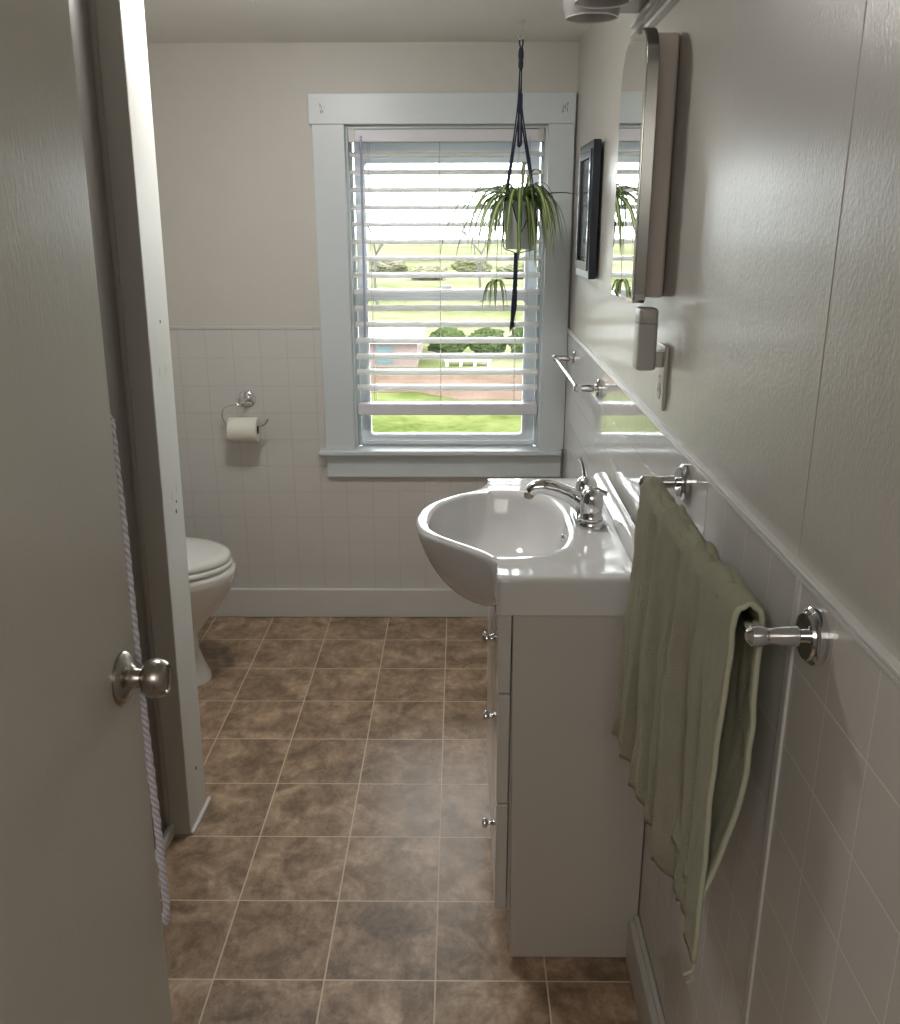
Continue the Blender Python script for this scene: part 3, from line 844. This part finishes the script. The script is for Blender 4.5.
# ------------------------------------------------------------------ wall switch plate and plug-in unit
SPy = 1.872
SW = root('outlet_plate', (WX(SPy), SPy, 1.279), 'white outlet plate on the right wall below the mirror cabinet', 'outlet')
w = WX(SPy)
obj('plate', B(w - .0025, w + .0058, SPy - .036, SPy + .036, 1.2795, 1.4115), M['plastic'], SW, bevel=.003, bseg=3)
bm = bmesh.new(); lathe(bm, [(0, -.0035), (.0165, -.0035), (.017, -.0024), (0, -.0024)], (w, SPy, 1.315), 'X', 24); 
rc_ = obj('receptacle', bm, M['plasticgrey'], SW)
bm = bmesh.new(); lathe(bm, [(0, -.0036), (.003, -.0036), (.0032, -.0022), (0, -.0022)], (w, SPy, 1.3455), 'X', 12)
for dz in (.008, -.004):
    pass
obj('screw', bm, M['nickel'], SW)
bm = bmesh.new()
for dy in (-.006, .006): box(bm, w - .0037, w - .0034, SPy + dy - .0012, SPy + dy + .0012, 1.314, 1.322)
obj('slot', bm, M['dark'], rc_, smooth=False)
NL = root('plug_in_night_light', (.374, SPy, 1.361), 'white box-shaped plug-in unit in the outlet under the mirror', 'night light')
cx_ = .3800
bm = bmesh.new()
def rr2(hx_, hy_, z, r=.009, n=5):
    out = []
    for sx, sy, a0 in ((1, 1, 0), (-1, 1, 90), (-1, -1, 180), (1, -1, 270)):
        for k in range(n + 1):
            a = math.radians(a0 + 90 * k / n)
            out.append((cx_ + sx * (hx_ - r) + r * math.cos(a), SPy + sy * (hy_ - r) + r * math.sin(a), z))
    return out
rings_mesh(bm, [rr2(.0165, .026, 1.3612), rr2(.0195, .029, 1.3640), rr2(.0195, .029, 1.4545)])
obj('housing', bm, M['plasticgrey'], NL, angle=40)
bm = bmesh.new(); rings_mesh(bm, [rr2(.0190, .0285, 1.4555), rr2(.0195, .029, 1.4565), rr2(.0192, .0287, 1.4805), rr2(.016, .0255, 1.4845)])
obj('cap', bm, M['plasticgrey'], NL, angle=40)
obj('plug', B(cx_ + .019, w - .0026, SPy - .018, SPy + .018, 1.366, 1.398), M['plastic'], NL, bevel=.002)

# ------------------------------------------------------------------ vanity light fixture
LF = root('vanity_light', (.40, 2.18, 2.05), 'wall light bar with frosted glass shades above the mirror', 'lamp')
bm = bmesh.new(); box(bm, .366, WX(2.2) + .001, 1.80, 2.425, 2.098, 2.215)
obj('back_plate', bm, M['fixture'], LF, bevel=.003)
for y in (2.33, 2.17, 2.01):
    a = obj('arm', tube(bmesh.new(), catmull([(.367, y, 2.19), (.345, y, 2.20), (.318, y, 2.205), (.300, y, 2.195), (.298, y, 2.178)], 4), .009, 12), M['fixture'], LF)
    sh = bmesh.new()
    prof = [(.020, 2.182), (.040, 2.178), (.060, 2.160), (.0675, 2.130), (.0660, 2.095), (.0600, 2.072), (.0570, 2.072), (.0630, 2.096), (.0645, 2.130), (.0575, 2.157), (.038, 2.174), (.018, 2.178)]
    lathe(sh, prof, (.298, y, 0), 'Z', 36)
    s2 = obj('glass_shade', sh, M['shade'], LF, angle=50, label='frosted glass shade')
    bm = bmesh.new(); R_ = .0585
    tube(bm, [(.298 + R_ * math.cos(2*PI*k/36), y + R_ * math.sin(2*PI*k/36), 2.071) for k in range(37)], .0022, 8, cap=False)
    obj('rim', bm, M['rim'], s2)
    obj('bulb', lathe(bmesh.new(), [(0, 2.092), (.014, 2.096), (.024, 2.110), (.024, 2.125), (.014, 2.148), (.013, 2.172), (0, 2.173)], (.298, y, 0), 'Z', 24), M['rim'], LF)
obj('finial', lathe(bmesh.new(), [(0, 2.100), (.004, 2.103), (.006, 2.112), (.004, 2.122), (.006, 2.130), (0, 2.131)], (.374, 2.36, 0), 'Z', 12), M['dark'], LF)

LF.location += Vector((.006, 0, .026))

# ------------------------------------------------------------------ hanging plant
PX, PY = .210, 3.30
HK = root('ceiling_hook', (.203, PY, 2.22), 'small white hook in the ceiling in front of the window', 'hook')
obj('hook_plate', lathe(bmesh.new(), [(0, CZ - .0005), (.013, CZ - .0005), (.013, CZ - .004), (.006, CZ - .008), (0, CZ - .008)], (.203, PY, 0), 'Z', 20), M['plastic'], HK)
hk = catmull([(.203, PY, CZ - .007), (.203, PY, CZ - .030), (.196, PY, CZ - .036), (.193, PY, CZ - .048), (.200, PY, CZ - .058), (.209, PY, CZ - .050)], 4)
obj('hook_wire', tube(bmesh.new(), hk, .0028, 8), M['plastic'], HK, angle=80)
# macrame hanger
MH = root('plant_hanger', (.205, PY, 1.27), 'navy macrame cord hanger with a long tassel', 'plant hanger')
def cord(pts, r, n=6): return tube(bmesh.new(), catmull(pts, 5), r, n)
obj('loop', tube(bmesh.new(), catmull([(.203, PY, 2.192), (.197, PY, 2.215), (.203, PY + .004, 2.228), (.209, PY, 2.215), (.204, PY, 2.192)], 5), .003, 6), M['cord'], MH)
obj('wrapped_knot', lathe(bmesh.new(), [(0, 2.200), (.006, 2.198), (.0085, 2.188), (.0092, 2.172), (.007, 2.160), (.0085, 2.150), (.0075, 2.14), (.004, 2.13), (0, 2.128)], (.203, PY, 0), 'Z', 14), M['cord'], MH)
potr, pott, potb = .0610, 1.7185, 1.5625
kn = [(.165, PY - .038, 1.772), (.253, PY - .034, 1.725), (.165, PY + .040, 1.765), (.255, PY + .040, 1.765)]
gath = [(.203, PY, 2.12), (.203, PY, 2.12)]
cords = bmesh.new()
for i, (kx, ky, kz) in enumerate(kn):
    gx_ = .199 + .006 * (i % 2)
    up = 1.92 if i != 0 else 2.01
    for e in (-.003, .003):
        tube(cords, catmull([(.203 + e, PY + e, 2.15), (gx_ + e * 1.2, PY, 2.03), (lerp(gx_, kx, .42) + e, lerp(PY, ky, .45), 1.905), (lerp(gx_, kx, .72) + e, lerp(PY, ky, .75), 1.83), (kx + e, ky, kz)], 5), .0022, 6)
for x in (.1985, .2075): tube(cords, [(x, PY - .004, 2.06), (x + .001, PY - .004, 1.90)], .0042, 6)
obj('cords', cords, M['cord'], MH, angle=80)
for (x, y, z, r) in ((.203, PY, 1.902, .0075), (.1975, PY, 2.008, .006), *[(a, b, c, .0065) for a, b, c in kn]):
    bm = bmesh.new(); lathe(bm, [(0, z - r * 1.3), (r * .8, z - r * .8), (r, z), (r * .8, z + r * .8), (0, z + r * 1.3)], (x, y, 0), 'Z', 10)
    obj('knot', bm, M['cord'], MH)
bm = bmesh.new(); 
fr_ = (PX, PY - .060, 1.615); bk_ = (PX, PY + .060, 1.615); lf_ = (PX - .057, PY, 1.60); rt_ = (PX + .057, PY, 1.60)
for k_, ms in ((kn[0], (fr_, lf_)), (kn[1], (fr_, rt_)), (kn[2], (bk_, lf_)), (kn[3], (bk_, rt_))):
    for m_ in ms:
        mid = tuple((a + b) / 2 for a, b in zip(k_, m_))
        # keep the cord on the pot's outside
        d_ = Vector((mid[0] - PX, mid[1] - PY)); d_ = d_.normalized() * .0605
        tube(bm, catmull([k_, (PX + d_.x, PY + d_.y, mid[2]), m_], 5), .0019, 6)
for m_ in (fr_, bk_, lf_, rt_):
    d_ = Vector((m_[0] - PX, m_[1] - PY)).normalized()
    tube(bm, catmull([m_, (PX + d_.x * .053, PY + d_.y * .053, 1.566), (PX + d_.x * .03, PY + d_.y * .03, 1.556), (PX - .010, PY, 1.548)], 4), .0019, 6)
obj('cradle', bm, M['cord'], MH, angle=80)
bm = bmesh.new()
tx = .199
random.seed(3)
for k in range(9):
    a = 2 * PI * k / 9; r = .0055
    tube(bm, catmull([(tx + r * math.cos(a), PY + r * math.sin(a), 1.55), (tx - .001 + r * 1.0 * math.cos(a + .6), PY + r * math.sin(a + .6), 1.45), (tx - .004 + r * 1.4 * math.cos(a + 1), PY + r * 1.4 * math.sin(a + 1), 1.36), (tx - .006 + random.uniform(-.011, .008), PY + random.uniform(-.006, .006), random.uniform(1.262, 1.31))], 4), [.0026] * 12 + [.0015], 6)
obj('tassel', bm, M['cord'], MH, angle=80)

SPL = root('potted_spider_plant', (PX, PY, potb), 'spider plant in a pale grey pot hanging in front of the blind', 'plant')
obj('pot', lathe(bmesh.new(), [(0, potb), (.044, potb), (.0475, potb + .004), (.0585, pott - .014), (.0605, pott), (.0585, pott + .001), (.0555, pott - .012), (.052, pott - .022), (0, pott - .022)], (PX, PY, 0), 'Z', 36), M['pot'], SPL, angle=40)
obj('soil', lathe(bmesh.new(), [(0, pott - .021), (.050, pott - .021), (.05, pott - .018), (.03, pott - .014), (0, pott - .012)], (PX, PY, 0), 'Z', 20), M['soil'], SPL)
def leaf(bm, uvl, p0, az, up, out, droop, w, n=14, twist=0):
    """arching ribbon leaf with a V keel: starts at p0, rises, arcs outwards, droops"""
    p0 = Vector(p0); d = Vector((math.cos(az), math.sin(az), 0)); side = Vector((-math.sin(az + twist), math.cos(az + twist), 0))
    P1 = p0 + d * out * .22 + Vector((0, 0, up)); P2 = p0 + d * out * .85 + Vector((0, 0, up * .95)); P3 = p0 + d * out + Vector((0, 0, -droop))
    rows = []
    for i in range(n + 1):
        t = i / n; q = p0 * (1-t)**3 + P1 * 3 * t * (1-t)**2 + P2 * 3 * t*t * (1-t) + P3 * t**3
        w2 = w * 1.95; ww = w2 * (.55 + .9 * t) * (1 - t ** 5) if t > 0 else w * .5
        ww = max(ww, .0004)
        rows.append([bm.verts.new(q + side * ww), bm.verts.new(q + Vector((0, 0, -ww * .45))), bm.verts.new(q - side * ww)])
    for i in range(n):
        for k in (0, 1):
            f = bm.faces.new((rows[i][k], rows[i][k+1], rows[i+1][k+1], rows[i+1][k]))
            for lp, u in zip(f.loops, ((k * .5), (k + 1) * .5, (k + 1) * .5, k * .5)): lp[uvl].uv = (u, 0)
bm = bmesh.new(); uvl = bm.loops.layers.uv.new('UVMap'); random.seed(11)
# the ones that give the outline its character
spec = [(-14, .055, .185, -.03, .0042), (-150, .10, .14, .13, .0040), (178, .125, .135, .10, .0036), (186, .10, .165, .15, .0036), (170, .07, .17, .12, .0036), (200, .075, .12, .16, .0044),
        (215, .06, .10, .17, .0046), (196, .05, .09, .13, .0046), (180, .06, .075, .12, .0042), (0, .055, .10, .11, .0046), (-25, .06, .115, .10, .0046), (12, .05, .085, .12, .0046), (-60, .05, .085, .20, .0048),
        (-70, .04, .075, .17, .0046), (-40, .055, .095, .16, .0046), (-115, .035, .075, .06, .0046), (-95, .04, .07, .17, .0044), (40, .14, .08, -.11, .0026), (60, .16, .02, -.14, .0040), (20, .12, .055, -.10, .0030),
        (172, .10, .19, .17, .0030), (183, .05, .15, .19, .0034)]
for a, up, out, dr, w_ in spec:
    out *= 1.42 if 90 < a % 360 < 270 else 1.05
    leaf(bm, uvl, (PX + .012 * math.cos(math.radians(a)), PY + .012 * math.sin(math.radians(a)), pott - .014), math.radians(a), up, out, dr, w_, twist=random.uniform(-.5, .5))
for k in range(60):
    a = random.uniform(0, 2 * PI); out = random.uniform(.09, .20)
    if math.cos(a) > .6: out *= .78
    leaf(bm, uvl, (PX + .018 * math.cos(a), PY + .018 * math.sin(a), pott - .016), a, random.uniform(.05, .12), out, random.uniform(.03, .19), random.uniform(.0028, .0044), twist=random.uniform(-.6, .6))
obj('foliage', bm, M['leaf'], SPL, angle=180, recalc=False)
run = catmull([(PX - .02, PY - .03, pott - .01), (PX - .05, PY - .055, pott + .03), (PX - .075, PY - .06, pott - .05), (PX - .078, PY - .05, 1.60), (PX - .080, PY - .045, 1.50), (PX - .082, PY - .045, 1.455)], 5)
rn = obj('runner', tube(bmesh.new(), run, .0012, 6), plain('pale_runner', (.5, .5, .22), .5), SPL, angle=80)
bm = bmesh.new(); uvl = bm.loops.layers.uv.new('UVMap')
for k, a in enumerate((180, 195, 165, 210, 0, 15, -20, 250, 300, 90, 140, 230)):
    leaf(bm, uvl, (PX - .082, PY - .045, 1.452), math.radians(a), random.uniform(.008, .03), random.uniform(.025, .06), random.uniform(.05, .10), .0028, 10)
obj('plantlet', bm, M['leaf'], rn, angle=180, recalc=False)

# ------------------------------------------------------------------ entrance door with its knob and rope
DX = -.42
def lean(z): return 1.0205 + .0395 * (z - .22) + .004      # latch edge, slightly out of plumb
D_ = root('entry_door', (DX - .018, .68, .012), 'white flush door standing open at the left, seen edge-on', 'door')
bm = bmesh.new()
zs = [.012 + (2.09 - .012) * k / 40 for k in range(41)]
random.seed(5)
rr3 = []
for z in zs:
    e = lean(z) + .0012 * noise.noise((z * 13, 0, 0)) ; 
    rr3.append([(DX, .262, z), (DX, e - .0015, z), (DX - .0015, e, z), (DX - .034, e, z), (DX - .035, e - .001, z), (DX - .035, .262, z)])
rings_mesh(bm, rr3)
ds = obj('slab', bm, M['door'], D_, angle=30)
kz_, ky_ = 1.108, 1.008
m = obj('knob_rosette', lathe(bmesh.new(), [(0, -.001), (.0335, -.001), (.0335, .003), (.031, .0065), (.022, .010), (.0165, .013), (.0130, .018), (.0120, .026), (.0, .026)], (DX, ky_, kz_), 'X', 40), M['nickel'], D_, angle=35)
bm = lathe(bmesh.new(), [(.0, .024), (.0115, .024), (.0125, .0262), (.019, .0288), (.0232, .0340), (.0248, .0405), (.0244, .0475), (.0215, .0545), (.0180, .0578), (.0165, .0570), (.0150, .0548), (0, .0543)], (DX, ky_, kz_), 'X', 40)
obj('knob', bm, M['nickel'], m, angle=40)
m2 = obj('knob_rosette', lathe(bmesh.new(), [(0, .036), (0.0335, .036), (.0335, .032 ), (.0, .0325)][::-1] and [(0, -.0345), (.0335, -.0355), (.0335, -.039), (.018, -.045), (.013, -.065), (.022, -.072), (.028, -.085), (.022, -.098), (0, -.100)], (DX, ky_, kz_), 'X', 32), M['nickel'], D_, angle=35)
obj('latch_plate', B(DX - .030, DX - .006, lean(kz_) - .001, lean(kz_) + .0008, kz_ - .028, kz_ + .028), M['nickel'], D_)
# rope against the latch edge
RP = root('hanging_rope', (DX - .012, 1.05, .69), 'white braided rope hanging along the open door edge', 'rope')
pts = []
for k in range(70):
    z = 1.42 - (1.42 - .712) * k / 69
    s = (1.42 - z)
    pts.append((DX - .0045 + .0150 * max(0, s - .06) + .0008 * math.sin(s * 9), lean(z) + .0085 + .002 * math.sin(s * 14), z))
pts[-1] = (pts[-1][0] - .002, pts[-1][1], pts[-1][2])
bm = bmesh.new()
for ph in (0, 2*PI/3, 4*PI/3):
    tube(bm, [(p[0] + .0021 * math.cos(ph + i * .85), p[1] + .0021 * math.sin(ph + i * .85), p[2]) for i, p in enumerate(pts)], .0034, 8)
obj('braid', bm, M['rope'], RP, angle=80)
obj('end_tuft', tube(bmesh.new(), [pts[-1], (pts[-1][0] - .001, pts[-1][1], .700), (pts[-1][0] - .0015, pts[-1][1], .692)], [.0055, .0062, .003], 10), M['rope'], RP)
bm = tube(bmesh.new(), [pts[0], (pts[0][0] - .006, pts[0][1] - .001, 1.432), (DX - .03, lean(1.42) + .004, 1.44), (DX - .042, lean(1.42) - .01, 1.44)], .004, 8)
obj('top_loop', bm, M['rope'], RP)

# ------------------------------------------------------------------ outdoors
GZ = -3.5
FILL_EMIT = 46.0  # emission of the added ceiling fill
def gquad(x0, x1, y0, y1, z): 
    return B(x0, x1, y0, y1, z - .3, z)
obj('ground_lawn', gquad(-40, 40, 4.5, 29.3, GZ), M['grass'], kind='structure', label='bright green lawn outside the window', smooth=False)
bm = bmesh.new()
pf = [(-30, 28.8), (-1.4, 28.8), (.0, 27.5), (30, 27.3), (30, 31.6), (3, 32.2), (-30, 31.9)]
prism(bm, pf, 'Z', GZ - .1, GZ + .015)
obj('ground_dirt', bm, M['dirt'], kind='structure', label='brown strip of bare dirt across the lawn', smooth=False)
obj('ground_field', gquad(-220, 220, 29.3, 330, GZ), M['field'], kind='structure', label='pale green field beyond the lawn', smooth=False)

HS = root('shed', (-5.5, 37, GZ), 'low brick outbuilding with a white roof beyond the lawn', 'building')
obj('wall', B(-9, -1.58, 34.2, 39.6, GZ, -2.56), M['sidingpink'], HS, smooth=False)
bm = bmesh.new(); prism(bm, [(34.0, -2.60), (34.0, -2.50), (36.9, -2.17), (39.8, -2.50), (39.8, -2.60)], 'X', -9.3, -1.44)
obj('roof', bm, M['roofw'], HS, smooth=False)
for z0 in (-2.92, -3.36):
    obj('window', B(-3.12, -2.48, 34.16, 34.21, z0, z0 + .22), M['bluewin'], HS, smooth=False)

BN = root('garden_bench', (.3, 34.6, GZ), 'white garden bench on the lawn in front of the hedge', 'bench')
obj('seat', B(-.55, 1.20, 34.4, 34.9, -3.30, -3.24), M['bench'], BN)
for x in (-.50, .02, .55, 1.08): obj('leg', B(x, x + .09, 34.4, 34.5, GZ, -3.30), M['bench'], BN)
obj('backrest', B(-.1, .8, 34.9, 34.95, -3.24, -3.10), M['bench'], BN)

def shrub(x, y, r, h, label, cat='shrub', group=None, mat='shrub', name='shrub'):
    bm = bmesh.new(); bmesh.ops.create_icosphere(bm, subdivisions=5, radius=1)
    for v in bm.verts:
        d = 1 + .25 * noise.noise(v.co * 2.2 + Vector((x, y, 0))) + .16 * noise.noise(v.co * 6 + Vector((x, 0, y))) + .14 * noise.noise(v.co * 17 + Vector((x, 0, y)))
        v.co = Vector((x + v.co.x * r * d, y + v.co.y * r * .6 * d, GZ + max(0, h * .5 + v.co.z * h * .5 * d)))
    return obj(name, bm, M[mat], label=label, cat=cat, group=group, base=(x, y, GZ), recalc=False)
for x, y, r, h in ((-.45, 37.0, .72, 1.15), (1.15, 37.3, .74, 1.1), (2.75, 37.0, .72, 1.2), (4.4, 37.2, .76, 1.15)):
    shrub(x, y, r, h, 'rounded dark green hedge shrub behind the white bench', group='hedge behind the bench')
for x, y, r, h in ((-12, 92, 1.9, 1.5), (-7.4, 96, 2.0, 1.9), (-3.0, 90, 1.9, 1.3), (1.4, 97, 1.9, 1.8), (5.9, 92, 2.0, 1.5), (10.4, 90, 1.9, 1.7)):
    shrub(x, y, r, h, 'pale yellow-green bush in the field row far behind the hedge', group='far field bushes', mat='field')
def tree(x, y, h, seed, label):
    random.seed(seed); bm = bmesh.new()
    def br(p, d, L_, r, dep):
        q = p + d * L_; mid = (p + q) / 2 + Vector((random.uniform(-1, 1), 0, random.uniform(-1, 1))) * L_ * .06
        tube(bm, [p, mid, q], [r, r * .85, r * .65], 5)
        if dep == 0: return
        for _ in range(3 if dep > 1 else 2):
            nd = (d + Vector((random.uniform(-.9, .9), random.uniform(-.5, .5), random.uniform(-.25, .5)))).normalized()
            br(q if random.random() < .6 else mid, nd, L_ * random.uniform(.6, .8), r * .6, dep - 1)
    br(Vector((x, y, GZ)), Vector((0, 0, 1)), h * .36, h * .012, 5)
    obj('bare_tree', bm, M['bark'], label=label, cat='tree', base=(x, y, GZ), group='bare trees in the field')
tree(-5.5, 62, 9, 4, 'bare tree in the field beyond the outbuilding'); tree(1.5, 64, 9, 8, 'bare tree in the field seen at the middle of the window'); tree(4.8, 60, 8, 15, 'bare tree in the field behind the hanging plant')

# ------------------------------------------------------------------ light
wd_ = bpy.data.worlds.new('overcast'); sc.world = wd_; wd_.use_nodes = True
nt = wd_.node_tree; bg = nt.nodes['Background']
tc = nt.nodes.new('ShaderNodeTexCoord'); sx_ = nt.nodes.new('ShaderNodeSeparateXYZ'); nt.links.new(tc.outputs['Generated'], sx_.inputs[0])
rp = nt.nodes.new('ShaderNodeValToRGB'); nt.links.new(sx_.outputs[2], rp.inputs[0])
rp.color_ramp.elements[0].position = 0; rp.color_ramp.elements[0].color = (.93, .96, 1, 1)
rp.color_ramp.elements[1].position = .6; rp.color_ramp.elements[1].color = (.97, .985, 1, 1)
nt.links.new(rp.outputs[0], bg.inputs[0]); bg.inputs[1].default_value = 12.0

CLX, CLY = -.52, 2.50  # added fill bowl above the frame; daylight alone leaves the room too dark
CLT = root('added_ceiling_fill', (CLX, CLY, 2.18), 'added fill light shaped as a round frosted ceiling bowl, above the bathroom floor', 'lamp')
obj('base', lathe(bmesh.new(), [(0, CZ - .001), (.15, CZ - .001), (.15, CZ - .02), (.14, CZ - .024), (0, CZ - .024)], (CLX, CLY, 0), 'Z', 40), M['fixture'], CLT)
em = NT('added_fill_bowl'); em.set(**{'Base Color': (.8, .8, .78), 'Emission Color': (1, .98, .95), 'Emission Strength': FILL_EMIT, 'Roughness': .3})
obj('bowl', lathe(bmesh.new(), [(.138, CZ - .024), (.136, CZ - .045), (.12, CZ - .07), (.085, CZ - .088), (.04, CZ - .097), (0, CZ - .099)], (CLX, CLY, 0), 'Z', 40), em.m, CLT)

def portal(loc, rot, sx, sy, name):
    l = bpy.data.lights.new(name, 'AREA'); l.shape = 'RECTANGLE'; l.size = sx; l.size_y = sy; l.cycles.is_portal = True
    o = bpy.data.objects.new(name, l); COL.objects.link(o); o.location = loc; o.rotation_euler = rot
    return o
portal((-.05, YB + .165, 1.37), (-PI/2, 0, 0), .80, 1.28, 'window_daylight')
# added unseen area fill in the hallway, brightens surfaces facing the camera
hl = bpy.data.lights.new('added_hall_fill', 'AREA'); hl.shape = 'RECTANGLE'; hl.size = 1.2; hl.size_y = .9; hl.energy = 14; hl.color = (1, .93, .84)
ho = bpy.data.objects.new('added_hall_fill', hl); COL.objects.link(ho); ho.location = (-.35, -.6, 2.15); ho.rotation_euler = (math.radians(62), 0, 0)

# ------------------------------------------------------------------ camera
cam = bpy.data.cameras.new('camera'); co = bpy.data.objects.new('camera', cam); COL.objects.link(co); sc.camera = co
cam.sensor_fit = 'VERTICAL'; cam.sensor_height = 24; cam.lens = 905 / 1024 * 24; cam.clip_start = .02; cam.clip_end = 600
pch, yaw, roll = math.atan(288 / 905), -.0104, .0022
cp, sp_ = math.cos(pch), math.sin(pch); cy, sy = math.cos(yaw), math.sin(yaw)
f_ = Vector((sy * cp, cy * cp, -sp_)); ri_ = Vector((cy, -sy, 0)); dn = f_.cross(ri_)
r2 = ri_ * math.cos(roll) + dn * math.sin(roll); d2 = -ri_ * math.sin(roll) + dn * math.cos(roll)
mtx = Matrix((( r2.x, -d2.x, -f_.x), (r2.y, -d2.y, -f_.y), (r2.z, -d2.z, -f_.z)))
co.matrix_world = Matrix.Translation((0, 0, 1.6465)) @ mtx.to_4x4()

sc.view_settings.view_transform = 'Standard'; sc.view_settings.look = 'None'; sc.view_settings.gamma = 1
sc.view_settings.use_curve_mapping = False; sc.view_settings.exposure = 0.36
c = sc.cycles; c.use_denoising = True
try: c.denoiser = 'OPENIMAGEDENOISE'
except Exception: pass
c.max_bounces = 10; c.diffuse_bounces = 6; c.glossy_bounces = 5; c.transparent_max_bounces = 12; c.transmission_bounces = 6
c.sample_clamp_indirect = 8; c.caustics_reflective = False; c.caustics_refractive = False
